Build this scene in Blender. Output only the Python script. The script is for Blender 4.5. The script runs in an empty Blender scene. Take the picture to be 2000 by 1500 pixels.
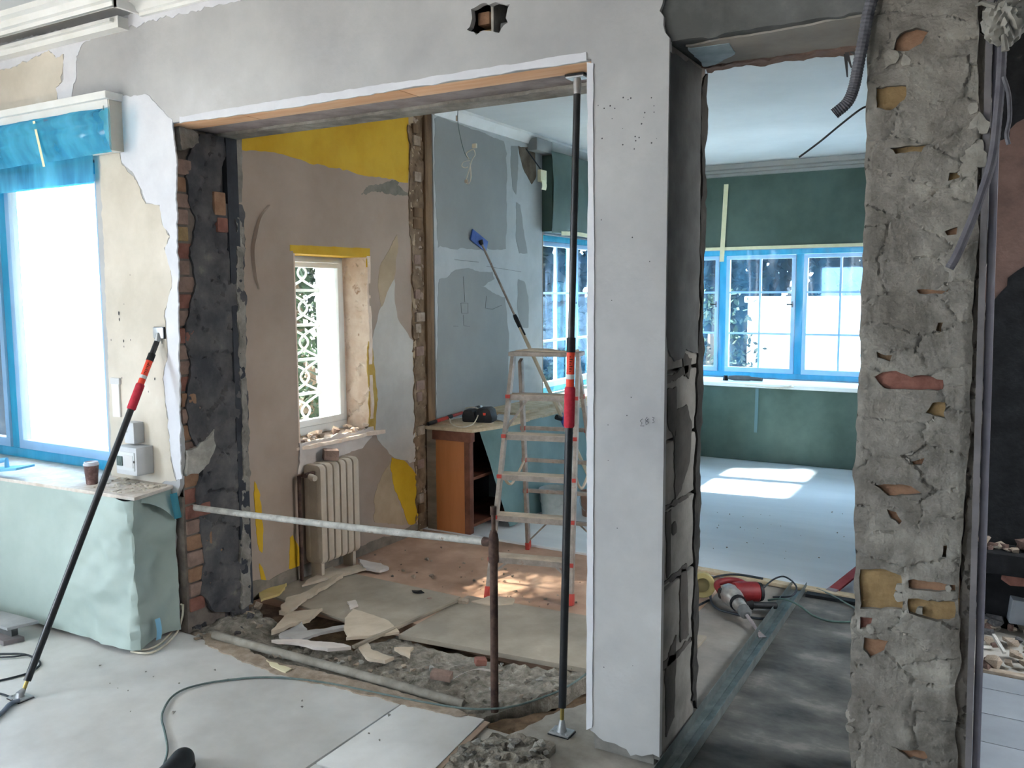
import bpy, bmesh, math, random
import numpy as np
from mathutils import Vector, Matrix
from mathutils.geometry import delaunay_2d_cdt
random.seed(7)
scene = bpy.context.scene
COL = scene.collection
PI = math.pi

# ------------------------------------------------------------------ camera
CAMZ = 1.6
FPX = 1680.0                                   # focal length in pixels of a 2000x1500 frame
RM = np.array([[0.8651185, 0.5015505, -0.0041357],
               [0.0485668, -0.0919735, -0.9945764],
               [-0.4992106, 0.8602256, -0.1039267]])   # rows: right, down, forward
cam_d = bpy.data.cameras.new('camera')
cam_d.sensor_width = 36.0
cam_d.lens = FPX / 2000.0 * 36.0
cam_d.clip_start = 0.02
cam_d.clip_end = 200
cam = bpy.data.objects.new('camera', cam_d)
COL.objects.link(cam)
r_, d_, f_ = RM
cam.matrix_world = Matrix(((r_[0], -d_[0], -f_[0], 0), (r_[1], -d_[1], -f_[1], 0), (r_[2], -d_[2], -f_[2], CAMZ), (0, 0, 0, 1)))
scene.camera = cam

# ------------------------------------------------------------------ sky, sun, exposure
world = bpy.data.worlds.new('sky')
scene.world = world
world.use_nodes = True
wn = world.node_tree
bg = wn.nodes['Background']
bg.inputs['Color'].default_value = (0.75, 0.88, 1.0, 1)
bg.inputs['Strength'].default_value = 13.0
sun_d = bpy.data.lights.new('sun', 'SUN')
sun_d.energy = 60.0
sun_d.angle = math.radians(2.0)
sun_d.color = (1.0, 0.88, 0.72)
sun = bpy.data.objects.new('sun', sun_d)
COL.objects.link(sun)
SUN_DIR = Vector((1.95, 0.25, -1.75)).normalized()
sun.rotation_euler = SUN_DIR.to_track_quat('-Z', 'Y').to_euler()
sun.location = (-6, -3, 8)


def portal(name, loc, normal, w, h):
    d = bpy.data.lights.new(name, 'AREA')
    d.shape = 'RECTANGLE'
    d.size = w
    d.size_y = h
    d.cycles.is_portal = True
    o = bpy.data.objects.new(name, d)
    COL.objects.link(o)
    o.location = loc
    o.rotation_euler = Vector(normal).to_track_quat('-Z', 'Z').to_euler()


portal('window_portal', (-4.6, 3.1, 1.5), (0, -1, 0), 1.6, 1.6)
portal('window_portal', (-3.9, 3.84, 1.3), (1, 0, 0), 0.8, 1.2)
portal('window_portal', (-3.9, 7.5, 1.4), (1, 0, 0), 2.4, 1.5)
portal('window_portal', (-1.5, 9.1, 1.4), (0, -1, 0), 3.6, 1.5)
portal('window_portal', (-5.75, -.6, 1.65), (1, 0, 0), 2.2, 1.6)
portal('window_portal', (-3.5, -4.3, 1.6), (0, 1, 0), 1.0, 1.2)
scene.view_settings.view_transform = 'Standard'
scene.view_settings.look = 'None'
scene.view_settings.gamma = 1.0
scene.view_settings.use_curve_mapping = False
scene.view_settings.exposure = 1.1


# ------------------------------------------------------------------ pixel rays -> points on real planes
def _ray(px, py):
    return RM.T @ np.array([px - 1000.0, py - 750.0, FPX])


def onX(px, py, x0):
    d = _ray(px, py); t = x0 / d[0]
    return Vector((x0, d[1] * t, CAMZ + d[2] * t))


def onY(px, py, y0):
    d = _ray(px, py); t = y0 / d[1]
    return Vector((d[0] * t, y0, CAMZ + d[2] * t))


def onZ(px, py, z0=0.0):
    d = _ray(px, py); t = (z0 - CAMZ) / d[2]
    return Vector((d[0] * t, d[1] * t, z0))


# ------------------------------------------------------------------ noise
def _hash(ix, iy, s):
    h = (ix.astype(np.int64) * 374761393 + iy.astype(np.int64) * 668265263 + s * 1442695041) & 0x7fffffff
    h = ((h ^ (h >> 13)) * 1274126177) & 0x7fffffff
    return ((h ^ (h >> 16)) & 0xffff) / 65535.0


def vnoise(x, y, s=0):
    x = np.asarray(x, float); y = np.asarray(y, float)
    ix = np.floor(x); iy = np.floor(y)
    fx = x - ix; fy = y - iy
    fx = fx * fx * (3 - 2 * fx); fy = fy * fy * (3 - 2 * fy)
    a = _hash(ix, iy, s); b = _hash(ix + 1, iy, s); c = _hash(ix, iy + 1, s); d = _hash(ix + 1, iy + 1, s)
    return (a + (b - a) * fx) * (1 - fy) + (c + (d - c) * fx) * fy


def fbm(x, y, s=0, o=4):
    t = 0; a = .5
    for k in range(o):
        t = t + a * (vnoise(np.asarray(x) * 2 ** k + k * 17.3, np.asarray(y) * 2 ** k, s + k) - .5)
        a *= .55
    return t


def cells(x, y, s=0):
    """distance to nearest / second nearest jittered cell point, cell id"""
    x = np.asarray(x, float); y = np.asarray(y, float)
    ix = np.floor(x); iy = np.floor(y)
    d1 = np.full(x.shape, 9.); d2 = np.full(x.shape, 9.); cid = np.zeros(x.shape)
    for i in (-1, 0, 1):
        for j in (-1, 0, 1):
            jx = _hash(ix + i, iy + j, s); jy = _hash(ix + i, iy + j, s + 5)
            dd = np.hypot(ix + i + jx - x, iy + j + jy - y)
            hid = _hash(ix + i, iy + j, s + 9)
            m = dd < d1
            d2 = np.where(m, d1, np.minimum(d2, dd)); cid = np.where(m, hid, cid); d1 = np.where(m, dd, d1)
    return d1, d2, cid


# ------------------------------------------------------------------ materials
def lin(c):
    out = []
    for v in c[:3]:
        v = v / 255.0
        out.append(v / 12.92 if v <= .04045 else ((v + .055) / 1.055) ** 2.4)
    return (out[0], out[1], out[2], 1)


MATS = {}


def mat(name, c1, c2=None, scale=4.0, rough=.8, bump=0.0, bscale=60.0, metal=0.0, c3=None, spec=.3, detail=8.0, pos=(.38, .62), stretch=(1, 1, 1), bdist=.004):
    if name in MATS:
        return MATS[name]
    m = bpy.data.materials.new(name)
    m.use_nodes = True
    nt = m.node_tree
    b = nt.nodes['Principled BSDF']
    b.inputs['Roughness'].default_value = rough
    b.inputs['Metallic'].default_value = metal
    b.inputs['Specular IOR Level'].default_value = spec
    tc = nt.nodes.new('ShaderNodeTexCoord')
    mp = nt.nodes.new('ShaderNodeMapping')
    mp.inputs['Scale'].default_value = stretch
    nt.links.new(tc.outputs['Object'], mp.inputs['Vector'])
    if c2 is None:
        b.inputs['Base Color'].default_value = lin(c1)
    else:
        n = nt.nodes.new('ShaderNodeTexNoise')
        n.inputs['Scale'].default_value = scale
        n.inputs['Detail'].default_value = detail
        n.inputs['Roughness'].default_value = .62
        nt.links.new(mp.outputs[0], n.inputs['Vector'])
        r = nt.nodes.new('ShaderNodeValToRGB')
        r.color_ramp.elements[0].position = pos[0]
        r.color_ramp.elements[0].color = lin(c1)
        r.color_ramp.elements[1].position = pos[1]
        r.color_ramp.elements[1].color = lin(c2)
        if c3:
            e = r.color_ramp.elements.new(min(.98, pos[1] + .08))
            e.color = lin(c3)
        nt.links.new(n.outputs['Fac'], r.inputs['Fac'])
        nt.links.new(r.outputs[0], b.inputs['Base Color'])
    if bump > 0:
        n2 = nt.nodes.new('ShaderNodeTexNoise')
        n2.inputs['Scale'].default_value = bscale
        n2.inputs['Detail'].default_value = 6
        nt.links.new(tc.outputs['Object'], n2.inputs['Vector'])
        bp = nt.nodes.new('ShaderNodeBump')
        bp.inputs['Strength'].default_value = bump
        bp.inputs['Distance'].default_value = bdist
        nt.links.new(n2.outputs['Fac'], bp.inputs['Height'])
        nt.links.new(bp.outputs[0], b.inputs['Normal'])
    MATS[name] = m
    return m


def film_mat(name, tint, gloss=.06, white=.10, wcol=(200, 225, 240)):
    """thin coloured plastic film: mostly see-through, a little milky, a little shiny"""
    m = bpy.data.materials.new(name)
    m.use_nodes = True
    nt = m.node_tree
    nt.nodes.remove(nt.nodes['Principled BSDF'])
    out = nt.nodes['Material Output']
    t = nt.nodes.new('ShaderNodeBsdfTransparent'); t.inputs['Color'].default_value = lin(tint)
    df = nt.nodes.new('ShaderNodeBsdfDiffuse'); df.inputs['Color'].default_value = lin(wcol)
    tr = nt.nodes.new('ShaderNodeBsdfTranslucent'); tr.inputs['Color'].default_value = lin(wcol)
    g = nt.nodes.new('ShaderNodeBsdfGlossy'); g.inputs['Roughness'].default_value = .2
    a = nt.nodes.new('ShaderNodeMixShader'); a.inputs[0].default_value = .5
    nt.links.new(df.outputs[0], a.inputs[1]); nt.links.new(tr.outputs[0], a.inputs[2])
    b = nt.nodes.new('ShaderNodeMixShader')
    tc = nt.nodes.new('ShaderNodeTexCoord')
    n = nt.nodes.new('ShaderNodeTexNoise'); n.inputs['Scale'].default_value = 3.0; n.inputs['Detail'].default_value = 5
    mp = nt.nodes.new('ShaderNodeMapping'); mp.inputs['Scale'].default_value = (2.2, 2.2, .5)
    nt.links.new(tc.outputs['Object'], mp.inputs[0]); nt.links.new(mp.outputs[0], n.inputs['Vector'])
    mr = nt.nodes.new('ShaderNodeMapRange')
    mr.inputs[1].default_value = .35; mr.inputs[2].default_value = .75
    mr.inputs[3].default_value = white * .4; mr.inputs[4].default_value = white * 1.8
    nt.links.new(n.outputs['Fac'], mr.inputs[0]); nt.links.new(mr.outputs[0], b.inputs[0])
    nt.links.new(t.outputs[0], b.inputs[1]); nt.links.new(a.outputs[0], b.inputs[2])
    c = nt.nodes.new('ShaderNodeMixShader'); c.inputs[0].default_value = gloss
    nt.links.new(b.outputs[0], c.inputs[1]); nt.links.new(g.outputs[0], c.inputs[2])
    nt.links.new(c.outputs[0], out.inputs['Surface'])
    MATS[name] = m
    return m


M_PLASTER = mat('grey_lime_plaster', (164, 164, 165), (188, 188, 188), 1.1, .92, .35, 45, c3=(198, 198, 199))
M_PILLAR = mat('pillar_plaster', (178, 173, 170), (204, 200, 200), 2.2, .9, .45, 60, stretch=(2.2, 1, .7))
M_WHITE = mat('white_filler', (206, 207, 213), (218, 219, 224), 5, .9, .25, 40)
M_BEIGE = mat('old_beige_paint', (196, 188, 174), (212, 204, 191), 3, .88, .2, 50, c3=(220, 214, 204))
M_CEIL = mat('white_ceiling_paint', (206, 208, 208), (214, 216, 216), 2, .9)
M_TRIMW = mat('white_gloss_paint', (228, 228, 224), (236, 236, 234), 6, .55, .05, 20)
M_MORTAR_D = mat('dark_cement_mortar', (66, 66, 70), (96, 94, 94), 7, .95, .6, 70, c3=(120, 114, 108))
M_CONC_D = mat('dark_cement_render', (84, 85, 84), (108, 109, 108), 4, .92, .4, 50, c3=(124, 123, 120))
M_MORTAR = mat('pale_grey_mortar', (112, 107, 100), (150, 145, 137), 7, .95, .8, 90, c3=(170, 165, 156), bdist=.006)
M_MORTAR_L = mat('loose_pale_mortar', (150, 146, 138), (184, 180, 172), 12, .95, .7, 90, c3=(200, 196, 188), bdist=.006)
M_BRK_Y = mat('yellow_brick', (138, 114, 80), (160, 134, 96), 20, .92, .5, 120, c3=(126, 100, 74))
M_BRK_O = mat('orange_brick', (134, 102, 80), (154, 120, 96), 18, .92, .5, 120)
M_BRK_R = mat('red_brick', (122, 80, 70), (142, 98, 86), 18, .92, .5, 120)
M_BRK_P = mat('pale_pink_brick', (128, 106, 96), (150, 126, 114), 18, .92, .5, 120)
M_BLOCK = mat('grey_aerated_block', (120, 117, 112), (146, 142, 136), 6, .95, .4, 80)
M_HARD = mat('dusty_hardboard', (204, 202, 199), (228, 227, 225), 1.8, .7, .12, 30, c3=(234, 233, 232), spec=.25)
M_PLY = mat('dusty_plywood', (138, 128, 115), (164, 153, 138), 2.5, .85, .2, 40, c3=(178, 166, 151))
M_ALC = mat('dusty_alcove_floor', (164, 132, 112), (192, 160, 138), 3, .85, .2, 50, c3=(202, 174, 154))
M_FARF = mat('pale_far_floor_film', (220, 221, 222), (232, 233, 234), 1.2, .38, .08, 8, spec=.5, stretch=(.5, 2.2, 1))
M_PASS = mat('stained_passage_floor', (52, 52, 50), (94, 92, 88), 3.2, .6, .2, 40, c3=(122, 117, 111), pos=(.36, .56), spec=.4, stretch=(1, 1.6, 1))
M_SOIL = mat('brown_soil', (92, 74, 58), (132, 108, 84), 14, .97, .8, 80)
M_RUBBLE = mat('grey_rubble', (112, 106, 96), (152, 144, 132), 22, .97, .8, 120, c3=(172, 166, 154), bdist=.008)
M_CONC = mat('grey_concrete_slab', (142, 137, 128), (170, 164, 156), 5, .9, .4, 60)
M_WALLP = mat('beige_lining_paper', (158, 140, 126), (172, 154, 140), 1.5, .9, .12, 60)
M_WALLP2 = mat('pale_bare_plaster', (186, 180, 172), (200, 194, 186), 4, .92, .12, 50)
M_TAN = mat('tan_old_paint', (166, 146, 120), (182, 162, 136), 4, .9, .12, 50)
M_YEL = mat('yellow_paint', (196, 152, 24), (210, 170, 44), 3, .7, .1, 60)
M_DRYG = mat('grey_plasterboard', (146, 148, 146), (156, 158, 156), 1.5, .92, .05, 60)
M_DRYW = mat('pale_joint_filler', (178, 182, 182), (190, 193, 193), 4, .92, .1, 50)
M_TIMB = mat('rough_brown_timber', (94, 74, 56), (132, 106, 80), 14, .9, .5, 70, stretch=(1, 1, .12))
M_WOODP = mat('peach_formwork_board', (232, 180, 138), (244, 204, 166), 8, .75, .2, 60, stretch=(.3, 3, 3))
M_STEELP = mat('dusty_steel_beam', (128, 118, 118), (156, 146, 146), 9, .7, .3, 50)
M_WOODO = mat('orange_veneer', (178, 112, 66), (194, 126, 78), 6, .55, .05, 40, stretch=(1, 1, .15))
M_WOODD = mat('dark_brown_wood', (96, 60, 46), (126, 82, 64), 8, .7, .2, 50)
M_BOARD = mat('beige_chipboard', (188, 168, 138), (208, 190, 162), 20, .8, .2, 80)
M_GREEN = mat('green_protective_paper', (166, 182, 176), (178, 193, 187), 2.2, .55, .1, 14, spec=.4)
M_GREEND = mat('dark_green_protective_paper', (64, 84, 76), (80, 100, 92), 2.2, .5, .1, 14, spec=.4)
M_TEAL = mat('teal_protective_paper', (92, 120, 120), (112, 140, 140), 2.2, .5, .1, 14, spec=.4)
M_WRAP = mat('frame_wrapped_in_blue_film', (30, 186, 200), (76, 208, 218), 5, .35, .2, 12, spec=.5, stretch=(3, 3, .6))
M_FRAME = mat('white_window_paint', (226, 228, 226), (234, 236, 234), 5, .5)
M_BLACK = mat('black_tube_paint', (22, 24, 28), (34, 36, 40), 30, .35, spec=.5)
M_BLKP = mat('black_plastic', (24, 24, 26), (36, 36, 38), 30, .6)
M_REDF = mat('red_foam', (176, 44, 60), (192, 56, 72), 40, .85, .3, 200)
M_REDL = mat('red_sticker', (222, 66, 40), (230, 76, 52), 10, .5)
M_LBLW = mat('white_sticker', (205, 205, 205))
M_ZINC = mat('zinc_plate', (168, 170, 172), (188, 190, 192), 30, .4, metal=.8)
M_BRASS = mat('brass_thread', (170, 150, 90), rough=.4, metal=.7)
M_ALU = mat('dusty_aluminium', (140, 130, 122), (168, 156, 146), 18, .55, .2, 90, metal=.3, c3=(152, 124, 110))
M_REDP = mat('red_plastic', (170, 60, 52), (186, 76, 66), 20, .6)
M_RUST = mat('rusty_pipe', (66, 50, 46), (104, 82, 72), 16, .8, .5, 90, c3=(128, 112, 102), metal=.2)
M_PIPEG = mat('flaking_grey_paint', (150, 148, 142), (184, 182, 176), 22, .8, .5, 70, c3=(136, 124, 110))
M_RAD = mat('cream_radiator_enamel', (172, 158, 140), (190, 176, 158), 5, .5, .1, 40, spec=.4)
M_BLUEP = mat('blue_plastic', (56, 84, 150), (70, 100, 168), 20, .5)
M_BEIGEP = mat('beige_tube', (190, 176, 150), (204, 190, 166), 20, .5)
M_GALV = mat('galvanised_channel', (118, 126, 124), (146, 152, 150), 12, .42, .1, 40, metal=.7)
M_CABLE = mat('grey_green_cable', (92, 108, 106), (112, 126, 122), 30, .6)
M_CABLED = mat('dark_cable', (40, 44, 50), (58, 62, 68), 30, .6)
M_CABLEW = mat('cream_cable', (206, 196, 176), (220, 212, 194), 30, .6)
M_CONDUIT = mat('dark_grey_conduit', (84, 84, 90), (106, 106, 112), 30, .7, .2, 60)
M_TAPE = mat('cream_masking_tape', (226, 220, 180), (234, 228, 194), 20, .7)
M_PAPER = mat('torn_wallpaper', (178, 162, 142), (196, 180, 160), 6, .9, .15, 60)
M_PAPERP = mat('pale_torn_wallpaper', (198, 186, 178), (212, 202, 194), 6, .9, .15, 60)
M_CHUNK = mat('mortar_chunk', (142, 126, 110), (170, 154, 138), 20, .95, .6, 90)
M_TILE = mat('white_floor_tile', (128, 132, 138), (142, 146, 152), 3, .5)
M_SOOT_HOLE = mat('soot_and_hole_black', (14, 14, 16), (28, 28, 30), 14, .95, .6, 60, c3=(64, 60, 56), pos=(.4, .66))
M_REDPL = mat('red_brown_plaster', (84, 66, 60), (104, 82, 74), 6, .95, .5, 60)
M_GREYP = mat('grey_box_plastic', (186, 190, 194), (198, 202, 206), 8, .5)
M_CUP = mat('brown_paper_cup', (92, 68, 66), (126, 100, 96), 26, .6, c3=(170, 150, 146), pos=(.45, .6))
M_BUCK = mat('spattered_white_bucket', (170, 176, 172), (190, 194, 190), 9, .5, c3=(120, 126, 122))
M_BUCKT = mat('terracotta_bucket', (150, 116, 100), (164, 130, 114), 9, .6)
M_DRILLM = mat('cast_aluminium', (150, 146, 142), (186, 182, 176), 16, .4, .1, 60, metal=.7)
M_DRILLR = mat('dark_red_housing', (108, 26, 30), (130, 38, 40), 12, .5)
M_PAVE = mat('pale_paving', (140, 140, 140), (156, 156, 156), 2, .9)
M_STUCCO = mat('white_stucco', (226, 224, 218), (236, 234, 230), 8, .95, .4, 40)
M_LEAF = mat('dark_leaf', (10, 24, 10), (24, 46, 16), 2, .7, c3=(48, 70, 22))
M_LEAFD = mat('evergreen_leaf', (6, 11, 12), (14, 22, 22), 2, .7)
M_BARK = mat('tree_bark', (70, 58, 46), (96, 82, 66), 20, .95, .5, 50)
M_REVEAL = mat('scraped_reveal_plaster', (222, 198, 178), (236, 218, 202), 12, .95, .6, 60, c3=(184, 146, 120))
M_GRILLE = mat('white_iron_grille', (222, 220, 214), rough=.5)
M_MAUVE = mat('mauve_grey_metal_bead', (88, 86, 96), (104, 102, 110), 12, .6)
M_RAG = mat('dusty_plastic_bag', (124, 121, 114), (152, 149, 142), 10, .6, .4, 30)
M_LATH = mat('grey_lath', (120, 110, 98), (150, 138, 122), 12, .85, .3, 60, stretch=(.3, .3, 1))
M_FILMB = film_mat('blue_film', (206, 229, 250), white=.10, wcol=(84, 165, 222))
M_FILMT = film_mat('dense_blue_film', (90, 192, 228), white=.50, wcol=(110, 208, 234))
M_FILMC = film_mat('clear_dusty_film', (200, 226, 234), white=.40, wcol=(180, 205, 216))
g = bpy.data.materials.new('window_glass'); g.use_nodes = True
_nt = g.node_tree; _nt.nodes.remove(_nt.nodes['Principled BSDF'])
_t = _nt.nodes.new('ShaderNodeBsdfTransparent'); _t.inputs[0].default_value = (.94, .96, .96, 1)
_g = _nt.nodes.new('ShaderNodeBsdfGlossy'); _g.inputs['Roughness'].default_value = .02
_m = _nt.nodes.new('ShaderNodeMixShader'); _m.inputs[0].default_value = .06
_nt.links.new(_t.outputs[0], _m.inputs[1]); _nt.links.new(_g.outputs[0], _m.inputs[2])
_nt.links.new(_m.outputs[0], _nt.nodes['Material Output'].inputs['Surface'])
M_GLASS = g


# ------------------------------------------------------------------ mesh helpers
def frame_of(d):
    d = Vector(d).normalized()
    a = Vector((0, 0, 1)) if abs(d.z) < .9 else Vector((1, 0, 0))
    u = d.cross(a).normalized()
    return u, d.cross(u).normalized()


class MB:
    def __init__(self):
        self.v = []; self.f = []

    def add(self, vs, fs):
        n = len(self.v)
        self.v += [Vector(p) for p in vs]
        self.f += [tuple(i + n for i in q) for q in fs]
        return self

    def box(self, a, b):
        x0, y0, z0 = a; x1, y1, z1 = b
        if x1 < x0: x0, x1 = x1, x0
        if y1 < y0: y0, y1 = y1, y0
        if z1 < z0: z0, z1 = z1, z0
        return self.add([(x0, y0, z0), (x1, y0, z0), (x1, y1, z0), (x0, y1, z0), (x0, y0, z1), (x1, y0, z1), (x1, y1, z1), (x0, y1, z1)],
                        [(0, 3, 2, 1), (4, 5, 6, 7), (0, 1, 5, 4), (1, 2, 6, 5), (2, 3, 7, 6), (3, 0, 4, 7)])

    def bar(self, p, q, w, h, up=(0, 0, 1)):
        """rectangular bar from p to q, w across, h along up"""
        p = Vector(p); q = Vector(q); d = (q - p).normalized()
        u = d.cross(Vector(up))
        if u.length < 1e-4: u = d.cross(Vector((1, 0, 0)))
        u.normalize(); n = u.cross(d).normalized()
        u = u * (w / 2); n = n * (h / 2)
        return self.add([p - u - n, p + u - n, p + u + n, p - u + n, q - u - n, q + u - n, q + u + n, q - u + n],
                        [(0, 1, 2, 3), (4, 7, 6, 5), (0, 4, 5, 1), (1, 5, 6, 2), (2, 6, 7, 3), (3, 7, 4, 0)])

    def tube(self, path, r, n=10, cap=True):
        path = [Vector(p) for p in path]
        rs = r if isinstance(r, (list, tuple)) else [r] * len(path)
        rings = []
        u = None
        for i, p in enumerate(path):
            a = path[max(0, i - 1)]; b = path[min(len(path) - 1, i + 1)]
            d = (b - a)
            if d.length < 1e-9: d = Vector((0, 0, 1))
            d.normalize()
            if u is None:
                u, w = frame_of(d)
            else:
                u = (u - d * u.dot(d)).normalized()
            w = d.cross(u)
            rings.append([p + (u * math.cos(2 * PI * k / n) + w * math.sin(2 * PI * k / n)) * rs[i] for k in range(n)])
        vs = [q for rg in rings for q in rg]
        fs = []
        for i in range(len(path) - 1):
            for k in range(n):
                k2 = (k + 1) % n
                fs.append((i * n + k, i * n + k2, (i + 1) * n + k2, (i + 1) * n + k))
        if cap:
            fs.append(tuple(range(n - 1, -1, -1)))
            m = (len(path) - 1) * n
            fs.append(tuple(m + k for k in range(n)))
        return self.add(vs, fs)

    def prism(self, poly, off):
        """extrude a 3D polygon by vector off"""
        n = len(poly); off = Vector(off)
        vs = [Vector(p) for p in poly] + [Vector(p) + off for p in poly]
        fs = [tuple(range(n)), tuple(range(2 * n - 1, n - 1, -1))]
        for i in range(n):
            j = (i + 1) % n
            fs.append((i, i + n, j + n, j)[::-1])
        return self.add(vs, fs)

    def grid(self, fn, nu, nv):
        vs = [fn(i / nu, j / nv) for j in range(nv + 1) for i in range(nu + 1)]
        fs = [(j * (nu + 1) + i, j * (nu + 1) + i + 1, (j + 1) * (nu + 1) + i + 1, (j + 1) * (nu + 1) + i) for j in range(nv) for i in range(nu)]
        return self.add(vs, fs)


def mk(name, mb, m, parent=None, origin=None, bevel=0, smooth=35, solid=0, fixn=True):
    """one mesh object; mb is in world coordinates"""
    if parent is not None:
        o0 = Vector(parent.get('_w', (0, 0, 0)))
    else:
        o0 = Vector(origin) if origin is not None else Vector((0, 0, 0))
    me = bpy.data.meshes.new(name)
    me.from_pydata([tuple(p - o0) for p in mb.v], [], mb.f)
    bm = bmesh.new(); bm.from_mesh(me)
    if fixn: bmesh.ops.recalc_face_normals(bm, faces=bm.faces)
    if bevel > 0:
        es = [e for e in bm.edges if len(e.link_faces) == 2 and e.calc_face_angle(0) > .5]
        bmesh.ops.bevel(bm, geom=es, offset=bevel, segments=2, profile=.6, affect='EDGES', clamp_overlap=True)
    if solid > 0:
        bmesh.ops.solidify(bm, geom=bm.faces[:], thickness=solid)
    if smooth:
        for f in bm.faces: f.smooth = True
    bm.to_mesh(me); bm.free()
    if smooth:
        me.set_sharp_from_angle(angle=math.radians(smooth))
    me.materials.append(m)
    o = bpy.data.objects.new(name, me)
    COL.objects.link(o)
    if parent is not None:
        o.parent = parent
        o['_w'] = tuple(o0)
    else:
        o.location = o0
        o['_w'] = tuple(o0)
    return o


def thing(name, label, cat, loc, group=None):
    o = bpy.data.objects.new(name, None)
    o.empty_display_size = .05
    COL.objects.link(o)
    o.location = loc
    o['_w'] = tuple(loc)
    o['label'] = label; o['category'] = cat
    if group: o['group'] = group
    return o


def tag(o, label, cat, group=None):
    o['label'] = label; o['category'] = cat
    if group: o['group'] = group
    return o


def struct(name, mb, m, **k):
    o = mk(name, mb, m, **k); o['kind'] = 'structure'
    return o


def stuff(o, label=None, cat=None):
    o['kind'] = 'stuff'
    if label: o['label'] = label; o['category'] = cat
    return o


def pip(P, poly):
    P = np.asarray(P, float); poly = np.asarray(poly, float)
    x, y = P[:, 0], P[:, 1]
    ins = np.zeros(len(P), bool)
    n = len(poly); j = n - 1
    for i in range(n):
        xi, yi = poly[i]; xj, yj = poly[j]
        c = ((yi > y) != (yj > y)) & (x < (xj - xi) * (y - yi) / (yj - yi + 1e-15) + xi)
        ins ^= c; j = i
    return ins


def rag(poly, step, amp, seed=0, keep=()):
    """subdivide a closed polygon and roughen its edges; edges listed in keep stay straight"""
    out = []
    n = len(poly)
    for i in range(n):
        a = np.array(poly[i], float); b = np.array(poly[(i + 1) % n], float)
        L = np.hypot(*(b - a))
        k = max(1, int(L / step))
        if i in keep:
            out.append(tuple(a)); continue
        nx = np.array([-(b - a)[1], (b - a)[0]]) / max(L, 1e-9)
        for q in range(k):
            t = q / k
            p = a + (b - a) * t
            s = 0 if q == 0 else amp * 4.2 * float(fbm(p[0] / step * .3 + seed * 3.1, p[1] / step * .3 + seed * 1.7, seed, 4))
            out.append(tuple(p + nx * s))
    return out


def sheet(outer, holes, res, P, thick, disp=None):
    """flat plate with ragged outline in (u,v); P(u,v,d) -> xyz, d<0 goes into the wall. disp gives front relief"""
    loops = [outer] + list(holes)
    pts = []; edges = []
    for lp in loops:
        n0 = len(pts)
        pts += [tuple(map(float, p)) for p in lp]
        edges += [(n0 + i, n0 + (i + 1) % len(lp)) for i in range(len(lp))]
    if res:
        A = np.array(outer)
        u0, v0 = A.min(0); u1, v1 = A.max(0)
        gu, gv = np.meshgrid(np.arange(u0 + res / 2, u1, res), np.arange(v0 + res / 2, v1, res))
        G = np.stack([gu.ravel(), gv.ravel()], 1)
        rs = np.random.RandomState(3)
        G += (rs.rand(*G.shape) - .5) * res * .4
        ok = pip(G, outer)
        for h in holes: ok &= ~pip(G, h)
        G = G[ok]
        pts += [tuple(map(float, q)) for q in G]
    vs, es, fs, *_ = delaunay_2d_cdt([Vector(p) for p in pts], edges, [], 0, 1e-6)
    V = np.array([(p.x, p.y) for p in vs])
    F = np.array([f for f in fs if len(f) == 3])
    Cn = V[F].mean(1)
    ok = pip(Cn, outer)
    for h in holes: ok &= ~pip(Cn, h)
    F = F[ok]
    D = disp(V[:, 0], V[:, 1]) if disp is not None else np.zeros(len(V))
    mb = MB()
    front = [P(V[i, 0], V[i, 1], D[i]) for i in range(len(V))]
    back = [P(V[i, 0], V[i, 1], -thick) for i in range(len(V))]
    cnt = {}
    for t in F:
        for a, b in ((t[0], t[1]), (t[1], t[2]), (t[2], t[0])):
            cnt[(a, b)] = cnt.get((a, b), 0) + 1
    bd = [e for e in cnt if (e[1], e[0]) not in cnt]
    used = sorted(set(F.ravel().tolist()))
    mp = {u: i for i, u in enumerate(used)}
    vsout = [front[u] for u in used]
    nb = len(vsout)
    bu = sorted(set(i for e in bd for i in e))
    bmap = {u: nb + i for i, u in enumerate(bu)}
    vsout += [back[u] for u in bu]
    fo = [tuple(mp[i] for i in t) for t in F]
    fo += [(mp[b], mp[a], bmap[a], bmap[b]) for a, b in bd]
    mb.add(vsout, fo)
    return mb


def PY(y0, s=-1):
    """plate on a plane y=y0 with its front towards -y (s=-1) or +y"""
    return lambda u, v, d: Vector((u, y0 + s * d, v))


def PX(x0, s=1):
    return lambda u, v, d: Vector((x0 + s * d, u, v))


def PZ(z0):
    return lambda u, v, d: Vector((u, v, z0 + d))


def pixY(px, y0):
    return [(p.x, p.z) for p in (onY(a, b, y0) for a, b in px)]


def pixX(px, x0):
    return [(p.y, p.z) for p in (onX(a, b, x0) for a, b in px)]


def pixZ(px, z0=0):
    return [(p.x, p.y) for p in (onZ(a, b, z0) for a, b in px)]


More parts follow.
